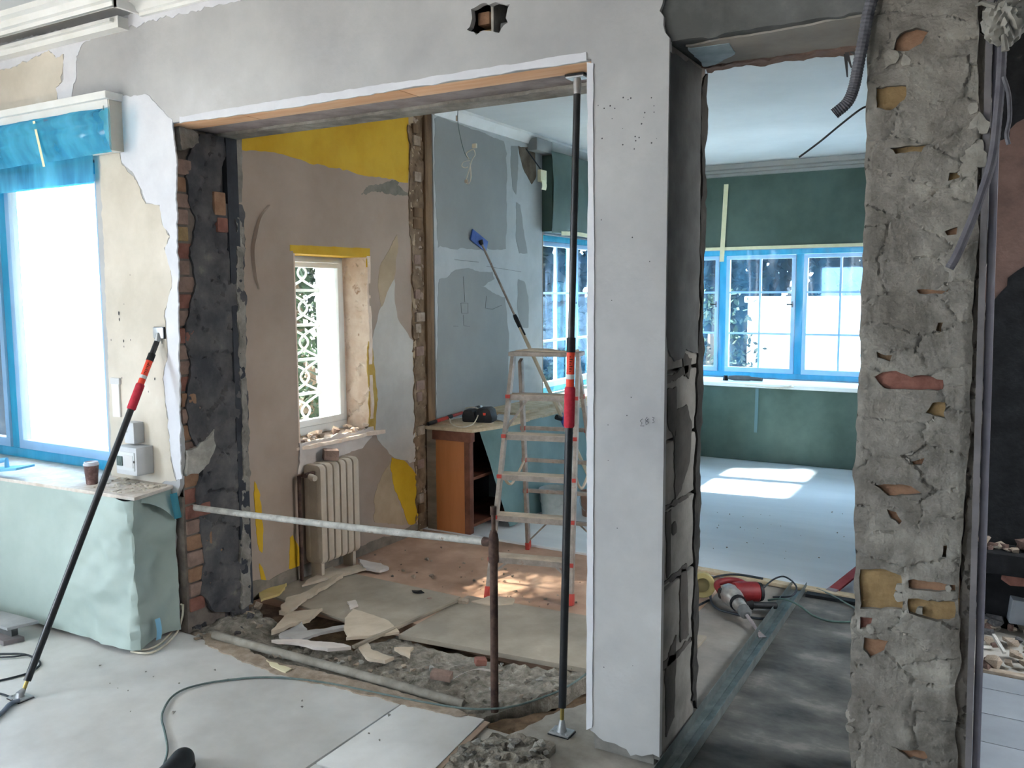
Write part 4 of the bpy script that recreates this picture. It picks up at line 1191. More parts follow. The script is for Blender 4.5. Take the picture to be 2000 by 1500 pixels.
for px, py, s in [(170, 1210, .02), (420, 1310, .012), (445, 1330, .02), (590, 1370, .016), (760, 1400, .018), (720, 1433, .014), (740, 1447, .02), (250, 1350, .008), (255, 1390, .01), (340, 1395, .02), (195, 1300, .015), (285, 1312, .01), (300, 1322, .009), (230, 1345, .007), (350, 1335, .012), (590, 1382, .014), (215, 1335, .008)]:
    chunk(px, py, s, M_MORTAR_L, 'stray plaster bit on the dusty near hardboard', 'plaster bit', G4, name='plaster_bit')
G5 = 'broken masonry at the jamb foot'
for i in range(26):
    px = rd.uniform(372, 505); py = rd.uniform(1190, 1240)
    chunk(px, py, rd.uniform(.03, .075), rd.choice([M_MORTAR_D, M_RUBBLE, M_MORTAR_D, M_CHUNK]), 'broken lump of masonry at the foot of the brick jamb', 'masonry lump', G5, name='masonry_lump', z0=.0)
for i in range(14):
    px = rd.uniform(385, 470); py = rd.uniform(1235, 1262)
    chunk(px, py, rd.uniform(.02, .05), rd.choice([M_RUBBLE, M_MORTAR_L, M_CHUNK]), 'broken lump of masonry at the foot of the brick jamb', 'masonry lump', G5, name='masonry_lump', z0=.0)
G6 = 'rubble behind the right pillar'
for i in range(60):
    px = rd.uniform(1912, 2040) if i < 40 else rd.uniform(2030, 2260); py = rd.uniform(1215, 1308)
    chunk(px, py, rd.uniform(.03, .10), rd.choice([M_RUBBLE, M_CHUNK, M_REDPL, M_MORTAR_D, M_CHUNK]), 'lump of dark rubble at the foot of the sooty chimney', 'rubble lump', G6, name='rubble_lump', z0=.0)
for i in range(12):
    px = rd.uniform(1915, 2030); 
    chunk(px, rd.uniform(1200, 1225), rd.uniform(.08, .16), rd.choice([M_REDPL, M_MORTAR_D, M_CHUNK]), 'lump of dark rubble at the foot of the sooty chimney', 'rubble lump', G6, name='rubble_lump', z0=.0)
G7 = 'bits on the far floor'
for i in range(26):
    px = rd.uniform(1385, 1660); py = rd.uniform(1000, 1100)
    chunk(px, py, rd.uniform(.008, .016), M_CHUNK, 'tiny bit of debris on the pale far floor', 'debris', G7, name='debris_bit')
# named pieces of debris
chunk(820, 1162, .10, M_BLKP, 'dark lump of burnt bitumen on the alcove floor', 'lump', None, 'dark_lump', -.014)
for k, (px, py, l, w_, h_, a, m_, lb) in enumerate([
        (905, 1180, .055, .045, .028, .4, M_CHUNK, 'tan half brick piece beside the plywood edge'),
        (648, 884, .085, .07, .06, .9, M_BRK_P, 'broken brick balanced on top of the radiator'),
        (862, 1325, .09, .05, .03, .3, M_BRK_P, 'pinkish brick piece lying in the trench'),
        (938, 1298, .05, .04, .03, .8, M_BRK_R, 'reddish brick fragment beside the standing pipe'),
        (1990, 1215, .10, .08, .12, .2, M_TILE, 'pale square block lying in the dark rubble'),
        (1988, 1140, .12, .08, .07, .5, M_BRK_R, 'red brick on the sooty ledge')]):
    if py == 884: c = Vector((-3.36, 3.70, .656))
    elif py == 1140: c = onY(px, py, 4.56)
    else: c = onZ(px, py, .0 if px < 1900 else .03)
    mb = MB().box((-l / 2, -w_ / 2, 0), (l / 2, w_ / 2, h_))
    o = mk('brick_piece', mb, m_, bevel=.006); o.location = c; o.rotation_euler = (.05, .08, a)
    tag(o, lb, 'brick')
lg = MB().box((-.30, 4.46, .30), (1.2, 4.66, .40))
tag(mk('brick_ledge', lg, M_SOOT_HOLE, origin=(.3, 4.56, .3), bevel=.01), 'blackened ledge across the sooty chimney behind the right pillar', 'ledge')
for i in range(16):
    p = onY(1912 + 7.5 * i, 1150, 4.55)
    chunk(1000, 1000, rd.uniform(.04, .09), rd.choice([M_CHUNK, M_RUBBLE, M_REDPL]), 'lump of rubble lying on the blackened chimney ledge', 'rubble lump', 'rubble on the ledge', name='rubble_lump', sd=900 + i).location = (p.x, 4.50 + .1 * rd.random(), .40)
# pale strips of lath in the rubble
for k, (a, b) in enumerate([((1940, 1240), (1962, 1275)), ((1912, 1262), (1934, 1264))]):
    tag(mk('lath_piece', MB().bar(onZ(*a, .13), onZ(*b, .10), .012, .012), M_MORTAR_L, origin=onZ(*a, .1)), ['pale stick slanting over the dark rubble', 'short pale stick lying flat on the dark rubble'][k], 'stick')

# white tiled floor right of the pillar
tf = struct('floor', MB().box((-.14, 2.65, -.016), (1.6, 4.05, -.010)), M_CONC)
ys = [2.66, 2.90, 3.14, 3.38, 3.62, 3.86, 4.02]
for j in range(len(ys) - 1):
    for i in range(4):
        x0 = -.14 + .40 * i + (.2 if j % 2 else 0) - .1
        mk('tile', MB().box((max(-.14, x0) + .002, ys[j] + .002, -.011), (x0 + .398, ys[j + 1] - .002, -.001)), M_TILE, parent=tf, bevel=.001)
mk('tile_edge', MB().box((-.14, 4.022, -.011), (1.5, 4.06, .012)), M_CHUNK, parent=tf, bevel=.004)


# torn wallpaper ------------------------------------------------------------------
def scrap(px, m, label, z0=.004, curl=.012, seed=0, name='wallpaper_scrap', step=.02, amp=.008):
    uv = rag(pixZ(px, z0), step, amp, seed)
    mb = sheet(uv, [], .02, PZ(z0), .002, lambda u, v: .002 + curl * (fbm(u * 6, v * 6, seed + 400, 2) + .35) * 1.4)
    c = onZ(sum(p[0] for p in px) / len(px), sum(p[1] for p in px) / len(px), z0)
    return tag(mk(name, mb, m, origin=c), label, 'wallpaper')


scrap([(690, 1192), (718, 1200), (750, 1212), (780, 1238), (740, 1242), (700, 1248), (676, 1250), (674, 1215)], M_PAPER, 'large tan torn wallpaper piece beside the lath', .012, .016, 501)
scrap([(560, 1170), (600, 1160), (672, 1118), (670, 1128), (640, 1148), (600, 1170), (560, 1205), (545, 1200)], M_PAPER, 'long tan wallpaper strip below the radiator', .004, .02, 502)
scrap([(570, 1200), (630, 1192), (605, 1215), (560, 1228), (530, 1240), (545, 1222)], M_PAPER, 'curled tan wallpaper piece left of the grey scrap', .006, .03, 503)
scrap([(545, 1246), (590, 1218), (600, 1235), (675, 1224), (676, 1230), (620, 1242), (580, 1256)], mat('grey_torn_paper', (150, 146, 142), (168, 164, 160), 6, .9), 'grey torn wallpaper scrap below the large tan piece', .008, .02, 504)
scrap([(530, 1254), (600, 1254), (660, 1262), (686, 1268), (640, 1272), (590, 1262)], M_PAPERP, 'long pale wallpaper strip across the trench edge', .012, .02, 505)
scrap([(700, 1265), (716, 1258), (724, 1272), (770, 1288), (752, 1296), (718, 1290)], M_PAPER, 'tan wallpaper scrap lying in the trench beside the lath end', .004, .02, 506)
scrap([(770, 1270), (808, 1268), (800, 1286), (782, 1278)], M_PAPER, 'small torn paper scrap in the trench under the plywood edge', .004, .016, 507)
scrap([(700, 1098), (745, 1105), (760, 1112), (742, 1118), (710, 1112)], M_PAPERP, 'pale crumpled wallpaper on the warm floor beside the radiator', .004, .03, 508)
scrap([(590, 1146), (650, 1108), (660, 1115), (700, 1105), (720, 1112), (660, 1128)], M_PAPER, 'tan wallpaper shred at the foot of the radiator', .004, .02, 509)
scrap([(506, 1160), (560, 1144), (548, 1160), (510, 1175)], mat('yellowish_paper', (190, 166, 104), (206, 184, 126), 6, .9), 'yellowish paper scrap against the alcove wall foot', .004, .02, 510)
scrap([(920, 1176), (960, 1164), (1004, 1170), (1002, 1180), (955, 1182)], M_PAPER, 'flat oval paper piece under the ladder', .012, .003, 511)
scrap([(678, 1178), (694, 1174), (700, 1184), (684, 1190)], M_PAPERP, 'small pale paper bit above the large tan scrap', .004, .01, 512)
scrap([(520, 1290), (545, 1300), (570, 1308), (558, 1314), (530, 1302)], mat('cream_paper', (214, 204, 168), (222, 214, 184)), 'cream paper bit on the hardboard edge beside the floor pipe', .006, .006, 513)
st = catmull([onZ(885, 1326, .02), onZ(905, 1314, .05), onZ(930, 1308, .06), onZ(958, 1312, .045)], 6)
mbs = MB(); mbs.add([q for p in st for q in (p, p + Vector((.012, .012, .004)))], [(2 * i, 2 * i + 1, 2 * i + 3, 2 * i + 2) for i in range(len(st) - 1)])
tag(mk('wallpaper_scrap', mbs, M_PAPERP, origin=st[0], solid=.0015), 'pale curved paper strip arching beside the standing pipe', 'wallpaper')

# window sill rubble in the alcove
for i in range(26):
    o = chunk(600, 800, rd.uniform(.03, .085), rd.choice([M_REVEAL, M_CHUNK, M_BRK_P, M_REVEAL]), 'lump of broken plaster heaped on the small alcove window sill', 'plaster lump', 'plaster on the alcove sill', name='plaster_lump', sd=1000 + i)
    o.location = (rd.uniform(XF + .02, XL - .01), rd.uniform(AW[0] + .05, AW[1] - .03), AW[2] + rd.choice([0, 0, .015]))
mk('sill_plaster', sheet(rag([(XL - .005, AW[0] - .03), (XL + .035, AW[0] + .05), (XL + .03, AW[1] - .1), (XL + .05, AW[1] + .07), (XL - .005, AW[1] - .02)], .02, .012, 521), [], .02, lambda u, v, d: Vector((u, v, AW[2] - .012 + d)), .02, lambda u, v: .02 * fbm(u * 14, v * 14, 522)), M_REVEAL, parent=WL)
bw_ = rag([(3.50, .60), (4.06, .66), (4.18, .74), (4.16, .775), (3.52, .775)], .02, .010, 523)
mk('torn_paper', sheet(bw_, [], .02, PX(XL + .008), .01, lambda u, v: .012 * fbm(u * 10, v * 10, 524)), M_PAPERP, parent=WL)

# ================================================================== THINGS
def prop_pole(b, t, label, marks, plate_dir, lean):
    """telescopic support pole; marks = fractions for lower end of grip, grip top, label top"""
    b = Vector(b); t = Vector(t); d = t - b
    P_ = lambda s: b + d * s
    th_ = thing('support_pole', label, 'support pole', b)
    g0, g1, l1 = marks
    ax = d.normalized()
    bp = MB().box((b.x - .04, b.y - .03, b.z + .001), (b.x + .04, b.y + .03, b.z + .009))
    plt = mk('foot_plate', bp, M_ZINC, parent=th_, bevel=.002)
    mk('rubber_pad', MB().box((b.x - .042, b.y - .032, b.z), (b.x + .042, b.y + .032, b.z + .003)), M_BLKP, parent=plt)
    for sx in (-1, 1):
        mk('bolt', MB().tube([b + Vector((sx * .03, -.018, .008)), b + Vector((sx * .03, -.018, .013))], .005, 8), M_ZINC, parent=plt)
    mk('lower_swivel', MB().tube([b + Vector((0, 0, .006)), b + Vector((0, 0, .02)), P_(.022)], [.02, .016, .009], 12), M_ZINC, parent=th_)
    mk('threaded_rod', MB().tube([P_(.014), P_(.05)], .0075, 10), M_BRASS, parent=th_)
    mk('lower_tube', MB().tube([P_(.042), P_(g0 + .005)], .0145, 16), M_BLACK, parent=th_)
    mk('foam_grip', MB().tube([P_(g0), P_(g0 + .003), P_(g1 - .003), P_(g1)], [.016, .0195, .0195, .016], 16), M_REDF, parent=th_)
    lb_ = mk('red_label', MB().tube([P_(g1), P_(l1)], .0150, 16), M_REDL, parent=th_)
    q0 = P_(g1 + (l1 - g1) * .22); q1 = P_(g1 + (l1 - g1) * .36)
    mk('barcode_label', MB().tube([q0, q1], .0152, 16), M_LBLW, parent=lb_)
    to = Vector((0, 0, CAMZ)) - P_(l1); to = (to - ax * to.dot(ax)).normalized(); si = ax.cross(to)
    tx = MB()
    for k in range(7):
        s = g1 + (l1 - g1) * (.45 + .07 * k)
        c = P_(s) + to * .0152
        tx.bar(c - si * .004, c + si * (.001 + .003 * (k % 3)), .0008, .003, up=ax)
    mk('label_print', tx, M_BLKP, parent=lb_)
    mk('collar', MB().tube([P_(l1), P_(l1 + .022)], .0165, 16), M_BLKP, parent=th_)
    mk('upper_tube', MB().tube([P_(l1 + .01), P_(.972)], .0125, 16), M_BLACK, parent=th_)
    mk('upper_swivel', MB().tube([P_(.966), P_(.985), t - Vector(plate_dir) * .008], [.010, .015, .012], 12), M_ZINC, parent=th_)
    n = Vector(plate_dir).normalized()
    u = n.cross(Vector((0, 0, 1)));
    if u.length < .1: u = Vector((1, 0, 0))
    u.normalize(); w = n.cross(u)
    hd = MB().bar(t - n * .010 - u * .034, t - n * .010 + u * .034, .05, .006, up=n)
    tp = mk('head_plate', hd, M_ZINC, parent=th_, bevel=.001)
    mk('rubber_pad', MB().bar(t - n * .0035 - u * .036, t - n * .0035 + u * .036, .054, .006, up=n), M_BLKP, parent=tp)
    return th_


p1b = onZ(1097, 1432, -.002); p1t = Vector((*onZ(1128, 146, 2.356).xy, 2.356))
prop_pole(p1b, p1t, 'black telescopic pole with red grip wedged upright under the lintel', (.478, .540, .592), (0, 0, 1), 0)
prop_pole(onZ(40, 1364), onY(313, 650, D - .004), 'black telescopic pole with red grip leaning on the wall beside the bright window', (.765, .842, .912), (0, 1, 0), 1)

# pipes -----------------------------------------------------------------------
sx_, sy_ = -1.677, 2.744
pp = thing('pipe_stand', 'rusty standing water pipe with a grey pipe branching to the brick jamb', 'pipe', (sx_, sy_, -.03))
mk('standing_pipe', MB().tube([(sx_, sy_, -.06), (sx_, sy_, .62)], .0155, 14), M_RUST, parent=pp)
mk('tee_fitting', MB().tube([(sx_, sy_, .575), (sx_, sy_, .58), (sx_, sy_, .60), (sx_, sy_, .605), (sx_, sy_, .665), (sx_, sy_, .685), (sx_, sy_, .70)], [.019, .021, .021, .020, .020, .017, .012], 14), M_RUST, parent=pp)
mk('tee_branch', MB().tube([(sx_ - .015, sy_, .652), (sx_ - .045, sy_, .652), (sx_ - .048, sy_, .652)], [.017, .018, .014], 14), M_RUST, parent=pp)
mk('pipe_stub', MB().tube([(sx_, sy_, .69), (sx_, sy_, .76), (sx_, sy_, .762), (sx_, sy_, .795)], [.0085, .0085, .012, .012], 12), M_RUST, parent=pp)
hpts = [Vector((sx_ - .03, sy_, .652)).lerp(Vector((-3.32, 2.698, .600)), k / 16) + Vector((0, 0, -.006 * math.sin(PI * k / 16))) for k in range(17)]
mk('branch_pipe', MB().tube(hpts, .0145, 14), M_PIPEG, parent=pp)
fpts = [onZ(418, 1240, .022), onZ(520, 1268, .012), onZ(640, 1300, .005), onZ(760, 1334, .002), onZ(850, 1360, -.003), onZ(905, 1376, -.016)]
tag(mk('floor_pipe', MB().tube(fpts, .019, 14), mat('dust_caked_pipe', (132, 126, 116), (156, 150, 140), 14, .95, .5, 60), origin=onZ(640, 1300)), 'dust caked pipe lying along the floor trench', 'pipe')

# radiator -----------------------------------------------------------------------
ra = thing('radiator', 'cream cast iron column radiator under the small alcove window', 'radiator', (-3.36, 3.75, 0))
for k in range(6):
    y0 = 3.535 + .056 * k
    xb, xf, z0, z1 = -3.415, -3.285, .085, .655
    r = .032
    prof = []
    for cx, cz, a0 in ((xf - r, z1 - r, 0), (xb + r, z1 - r, 90), (xb + r, z0 + r, 180), (xf - r, z0 + r, 270)):
        for q in range(5):
            a = math.radians(a0 + 90 * q / 4); prof.append((cx + r * math.cos(a), y0, cz + r * math.sin(a)))
    sct = mk('section', MB().prism(prof, (0, .048, 0)), M_RAD, parent=ra, bevel=.013)
    for xx in (-3.385, -3.315):
        mk('column', MB().tube([(xx, y0 + .024, .12), (xx, y0 + .024, .62)], .027, 12), M_RAD, parent=sct)
mk('valve_body', MB().tube([(-3.34, 3.54, .605), (-3.34, 3.50, .605), (-3.34, 3.47, .605)], [.016, .016, .013], 12), M_RUST, parent=ra)
mk('valve_cap', MB().tube([(-3.34, 3.50, .60), (-3.30, 3.485, .597), (-3.275, 3.48, .595)], [.014, .019, .016], 12), M_RAD, parent=ra)
mk('supply_pipe', MB().tube([(-3.39, 3.475, 0), (-3.39, 3.475, .60), (-3.35, 3.475, .605)], .011, 10), M_RUST, parent=ra)
mk('foot', MB().box((-3.39, 3.55, -.005), (-3.31, 3.575, .10)), M_RAD, parent=ra, bevel=.004)
mk('foot', MB().box((-3.39, 3.82, -.005), (-3.31, 3.845, .10)), M_RAD, parent=ra, bevel=.004)

# stepladder -----------------------------------------------------------------------
FL_ = onZ(952, 1167, -.012); FR_ = onZ(1115, 1183, -.012); BL_ = onZ(1032, 1071, -.012)
BR_ = BL_ + (FR_ - FL_) * 1.08
HT = 1.27
mid_f = (FL_ + FR_) / 2; mid_b = (BL_ + BR_) / 2
ctr = mid_f.lerp(mid_b, .44)
wv = (FR_ - FL_).normalized(); dv = Vector((-wv.y, wv.x, 0))
TL_ = ctr - wv * .185 + Vector((0, 0, HT)) - dv * .03; TR_ = ctr + wv * .185 + Vector((0, 0, HT)) - dv * .03
TBL = ctr - wv * .165 + Vector((0, 0, HT - .03)) + dv * .05; TBR = ctr + wv * .165 + Vector((0, 0, HT - .03)) + dv * .05
la = thing('stepladder', 'dusty aluminium stepladder with red end caps standing in the alcove', 'ladder', (ctr.x, ctr.y, 0))


def rail(a, b, nm):
    r_ = mk(nm, MB().bar(a + (b - a) * .02, b, .020, .05, up=dv), M_ALU, parent=la, bevel=.002)
    ft = mk('rubber_foot', MB().bar(a, a + (b - a) * .045, .026, .056, up=dv), M_REDP, parent=r_, bevel=.003)


rail(FL_, TL_, 'front_rail'); rail(FR_, TR_, 'front_rail'); rail(BL_, TBL, 'rear_rail'); rail(BR_, TBR, 'rear_rail')
for k in range(1, 6):
    s = k / 6
    a = FL_.lerp(TL_, s); b = FR_.lerp(TR_, s)
    stp = mk('tread', MB().bar(a + dv * .02, b + dv * .02, .085, .006), M_BOARD if False else mat('dusty_tread', (176, 160, 142), (196, 180, 160), 14, .85, .2, 60), parent=la, bevel=.001)
    mk('tread_lip', MB().bar(a - dv * .022 - Vector((0, 0, .014)), b - dv * .022 - Vector((0, 0, .014)), .004, .030), M_ALU, parent=stp)
    for q in (a, b):
        mk('end_cap', MB().bar(q - dv * .03 - wv * .012 + Vector((0, 0, -.008)), q - dv * .03 + wv * .012 + Vector((0, 0, -.008)), .014, .02), M_REDP, parent=stp)
    a2 = BL_.lerp(TBL, s); b2 = BR_.lerp(TBR, s)
    rg_ = mk('rear_rung', MB().bar(a2, b2, .026, .022), M_ALU, parent=la, bevel=.002)
    for q in (a2, b2):
        mk('end_cap', MB().bar(q - wv * .014 - dv * .014, q + wv * .014 - dv * .014, .012, .026), M_REDP, parent=rg_)
plf = mk('top_platform', MB().bar(ctr - wv * .20 + Vector((0, 0, HT + .012)), ctr + wv * .20 + Vector((0, 0, HT + .012)), .17, .024), M_ALU, parent=la, bevel=.006)
for s, e in ((FL_, 1), (FR_, -1)):
    T_ = TL_ if e > 0 else TR_
    a = s.lerp(T_, .09); b = FL_.lerp(TL_, 1 / 6).lerp(FR_.lerp(TR_, 1 / 6), .28 if e > 0 else .72)
    mk('brace', MB().bar(a, b, .012, .004, up=dv), M_ALU, parent=la)
for s, T_, e in ((FL_, TL_, 1), (FR_, TR_, -1)):
    a = s.lerp(T_, .68); b = FL_.lerp(TL_, 5 / 6).lerp(FR_.lerp(TR_, 5 / 6), .32 if e > 0 else .68)
    mk('brace', MB().bar(a, b, .012, .004, up=dv), M_ALU, parent=la)
for s, T_, e in ((BL_, TBL, 1), (BR_, TBR, -1)):
    a = s.lerp(T_, .04); b = BL_.lerp(TBL, 1 / 6).lerp(BR_.lerp(TBR, 1 / 6), .3 if e > 0 else .7)
    mk('brace', MB().bar(a, b, .010, .004, up=dv), M_ALU, parent=la)
for s, q in ((FL_.lerp(TL_, .5), BL_.lerp(TBL, .5)), (FR_.lerp(TR_, .5), BR_.lerp(TBR, .5))):
    mk('spreader_strap', MB().tube(catmull([s + dv * .03, s.lerp(q, .25) - Vector((0, 0, .07)), s.lerp(q, .5) - Vector((0, 0, .09)), q], 6), .008, 6), M_PAPER, parent=la)
pc = ctr + Vector((0, 0, HT + .025))
scp = rag([(pc.x - .16, pc.y - .07), (pc.x + .16, pc.y - .06), (pc.x + .17, pc.y + .06), (pc.x - .1, pc.y + .07)], .03, .014, 531)
tag(mk('wallpaper_scrap', sheet(scp, [], .02, PZ(pc.z + .002), .002, lambda u, v: .022 * (fbm(u * 7, v * 7, 532, 2) + .3)), M_PAPER, origin=pc), 'crumpled tan paper lying on the top of the ladder', 'wallpaper')

# sanding pole leaning on the wall -------------------------------------------------
hd = onX(938, 470, XD + .022); bt = Vector((-2.46, 5.60, 0.0))
sp_t = thing('sanding_pole', 'telescopic sanding pole with a blue pad leaning on the grey wall', 'sanding pole', bt)
ax = (bt - hd).normalized()
mk('pad', MB().bar(hd + Vector((-.010, -.105, .04)), hd + Vector((-.010, .105, -.04)), .085, .012, up=(1, 0, 0)), M_BLUEP, parent=sp_t, bevel=.004)
mk('pad_joint', MB().tube([hd, hd + ax * .035], [.02, .012], 10), M_BLKP, parent=sp_t)
mk('inner_tube', MB().tube([hd + ax * .03, hd + ax * .66], .0085, 10), M_ALU, parent=sp_t)
mk('clamp', MB().tube([hd + ax * .60, hd + ax * .63, hd + ax * .70], [.013, .017, .015], 10), M_BLKP, parent=sp_t)
mk('clamp_lever', MB().bar(hd + ax * .64 + Vector((.02, -.02, 0)), hd + ax * .76 + Vector((.03, -.03, 0)), .012, .008), M_BLKP, parent=sp_t)
mk('outer_tube', MB().tube([hd + ax * .68, bt + Vector((0, 0, .004))], .0135, 12), M_BEIGEP, parent=sp_t)
mk('handle', MB().tube([hd + ax * 1.42, hd + ax * 1.60], .018, 12), M_BLUEP, parent=sp_t)
mk('side_knob', MB().tube([hd + ax * 1.44, hd + ax * 1.43 + Vector((-.02, -.05, .015))], [.014, .020], 10), M_BLKP, parent=sp_t)

# tools on the counter ---------------------------------------------------------------
t_ = thing('floor_sander', 'black machine with a red logo lying on the counter', 'power tool', (-3.16, 5.05, .722))
pv = onZ(945, 826, .722)
vt = [(-.06, 0), (.055, 0), (.06, .03), (.045, .085), (.02, .10), (-.05, .095), (-.065, .05)]
a_ = wv
mk('housing', MB().prism([pv + a_ * (u * 1.0) + Vector((0, 0, v)) for u, v in vt], dv * .13), M_BLKP, parent=t_, bevel=.01)
mk('rear_housing', MB().prism([pv - a_ * .11 + a_ * (u * .8) + Vector((0, 0, v * .85)) for u, v in vt], dv * .12), M_BLKP, parent=t_, bevel=.012)
mk('logo_mark', MB().prism([pv + Vector((0, 0, .060)) - dv * .002 + a_ * u + Vector((0, 0, v)) for u, v in ((-.004, -.008), (.012, -.008), (.014, .008), (-.006, .010))], dv * .004), M_REDL, parent=t_)
cl = catmull([onZ(882, 826, .73), onZ(878, 815, .74), onZ(890, 806, .75), onZ(915, 796, .78), onZ(935, 800, .80), onZ(926, 826, .735), onZ(905, 834, .728), onZ(885, 830, .728), onZ(880, 820, .73), onZ(900, 816, .735), onZ(925, 810, .76), onZ(936, 798, .80)], 6)
tag(mk('power_cable', MB().tube(cl, .004, 7), M_CABLEW, origin=cl[0]), 'cream looped cable lying on the counter beside the black machine', 'cable')
l0 = onZ(836, 828, .73); l1_ = Vector((-3.36, 5.34, .775))
lv = thing('mixing_pole', 'red and black pole lying across the counter corner', 'pole', l0)
dl = l1_ - l0
mk('black_end', MB().tube([l0, l0 + dl * .14], .013, 10), M_BLKP, parent=lv)
mk('red_section', MB().tube([l0 + dl * .14, l0 + dl * .34], .0125, 10), M_REDP, parent=lv)
mk('black_collar', MB().tube([l0 + dl * .34, l0 + dl * .42], .014, 10), M_BLKP, parent=lv)
mk('red_tube', MB().tube([l0 + dl * .42, l0 + dl * .62], .011, 10), M_REDP, parent=lv)
mk('grey_tube', MB().tube([l0 + dl * .62, l1_], .010, 10), M_GREYP, parent=lv)
mk('black_ring', MB().tube([l0 + dl * .90, l0 + dl * .95], .014, 10), M_BLKP, parent=lv)
ps = pixZ([(975, 808), (1000, 803), (1010, 815), (985, 824), (965, 820)], .715)
tag(mk('paper_sheet', sheet(rag(ps, .02, .006, 541), [], .02, PZ(.716), .002, lambda u, v: .012 * (fbm(u * 9, v * 9, 542, 2) + .3)), M_DRYW, origin=(ps[0][0], ps[0][1], .715)), 'pale crumpled paper on the counter behind the ladder rail', 'paper')


def bucket(c, r, h, m, label):
    b = thing('bucket', label, 'bucket', c)
    c = Vector(c)
    prof = [(.0, .004), (r * .84, .004), (r * .84, 0), (r * .86, 0), (r, h), (r + .008, h), (r + .008, h - .02), (r - .004, h - .02), (r * .97, h - .004), (r * .83, .01), (0, .01)]
    n = 28
    mb = MB()
    vs = [c + Vector((q[0] * math.cos(2 * PI * k / n), q[0] * math.sin(2 * PI * k / n), q[1])) for q in prof for k in range(n)]
    mb.add(vs, [(i * n + k, i * n + (k + 1) % n, (i + 1) * n + (k + 1) % n, (i + 1) * n + k) for i in range(len(prof) - 1) for k in range(n)])
    mk('pail', mb, m, parent=b)
    hnd = [c + Vector(((r + .004) * math.cos(t), -(r * .9) * abs(math.sin(t)) * .95, h - .03 - .10 * math.sin(t))) for t in np.linspace(0, PI, 14)]
    mk('handle', MB().tube(hnd, .003, 6), M_ZINC, parent=b)


bucket((-2.80, 5.45, 0), .115, .20, M_BUCK, 'white mortar spattered bucket on the floor behind the ladder')
bucket((-2.555, 5.60, 0), .11, .17, M_BUCKT, 'terracotta coloured bucket behind the ladder beside the white one')

# ------------------------------------------------------------------ near left: cup, boxes, float, boards, cables
cpos = onZ(180, 945, .716)
cu = thing('paper_cup', 'brown paper coffee cup with a pale lid on the near bench', 'cup', cpos)
n = 28


def lathe(c, prof, n=28):
    c = Vector(c)
    vs = [c + Vector((q[0] * math.cos(2 * PI * k / n), q[0] * math.sin(2 * PI * k / n), q[1])) for q in prof for k in range(n)]
    return MB().add(vs, [(i * n + k, i * n + (k + 1) % n, (i + 1) * n + (k + 1) % n, (i + 1) * n + k) for i in range(len(prof) - 1) for k in range(n)])


mk('cup_body', lathe(cpos, [(0, .002), (.023, .002), (.024, 0), (.0255, .002), (.033, .092), (0, .092)]), M_CUP, parent=cu)
mk('lid', lathe(cpos, [(.0345, .090), (.0355, .093), (.0345, .097), (.032, .098), (.031, .106), (.028, .107), (.027, .102), (0, .102)]), mat('pale_cup_lid', (196, 198, 206), rough=.5), parent=cu)

eb = thing('fuse_box', 'grey surface mounted fuse box on the beige wall beside the cup', 'fuse box', (-3.68, D, .76))
yb = D - .095
xa = onY(226, 890, yb).x; xb_ = onY(266, 890, yb).x
mk('box_body', MB().box((xa, yb, .762), (xb_, D - .002, .895)), M_GREYP, parent=eb, bevel=.005)
dr = mk('cover_plate', MB().box((xa + .012, yb - .004, .785), (xb_ - .012, yb + .001, .872)), mat('pale_cover', (206, 210, 212)), parent=eb, bevel=.002)
for k in range(4):
    mk('breaker', MB().box((xa + .018 + .010 * k, yb - .010, .805), (xa + .026 + .010 * k, yb - .003, .850)), M_CABLE, parent=dr)
mk('window_flap', MB().box((xa + .07, yb - .006, .800), (xb_ - .02, yb - .003, .858)), M_LBLW, parent=dr)
mk('latch', MB().box((xb_ - .016, yb - .008, .825), (xb_ - .010, yb - .003, .835)), M_CONC_D, parent=dr)
xj0 = onY(242, 840, D - .06).x; xj1 = onY(258, 840, D - .06).x
jb = thing('junction_box', 'small grey junction box above the fuse box', 'electrical box', (xj0, D, .91))
mk('box_body', MB().box((xj0, D - .06, .905), (xj1 + .01, D - .003, 1.005)), M_GREYP, parent=jb, bevel=.004)
mk('lid_screw', MB().tube([(xj0 + .02, D - .063, .96), (xj0 + .02, D - .058, .96)], .004, 8), M_ZINC, parent=jb)
cd = MB().box((onY(222, 760, D).x, D - .012, 1.015), (onY(236, 760, D).x, D - .002, 1.175))
cv = tag(mk('cable_cover', cd, M_TRIMW, origin=(onY(229, 760, D).x, D, 1.02), bevel=.002), 'white cable cover strip on the wall above the junction box', 'cable cover')
mk('end_clip', MB().box((onY(221, 760, D).x, D - .014, 1.175), (onY(238, 760, D).x, D - .002, 1.205)), M_LBLW, parent=cv)
# marks on the beige paint
spk = MB()
for k, (px, py, s) in enumerate([(232, 612, .008), (233, 624, .007), (217, 664, .004), (241, 666, .006), (255, 664, .004), (242, 677, .004), (302, 740, .005), (238, 738, .004), (290, 765, .004), (254, 537, .003), (242, 594, .003)]):
    c = onY(px, py, D - .0042)
    spk.add([(c.x + s * math.cos(a) * .6, c.y, c.z + s * 1.3 * math.sin(a)) for a in np.linspace(0, 2 * PI, 8)[:-1]], [tuple(range(7))])
mk('paint_chip_mark', spk, M_MORTAR_D, parent=WF)
spk = MB()
for k in range(34):
    px = rd.uniform(1168, 1290); py = rd.choice([rd.uniform(190, 300), rd.uniform(190, 260), rd.uniform(300, 1350)]); s = rd.uniform(.0012, .003)
    c = onY(px, py, D - .0035)
    spk.add([(c.x + s * math.cos(a), c.y, c.z + s * math.sin(a)) for a in np.linspace(0, 2 * PI, 7)[:-1]], [tuple(range(6))])
mk('plaster_pit', spk, M_MORTAR_D, parent=WF)

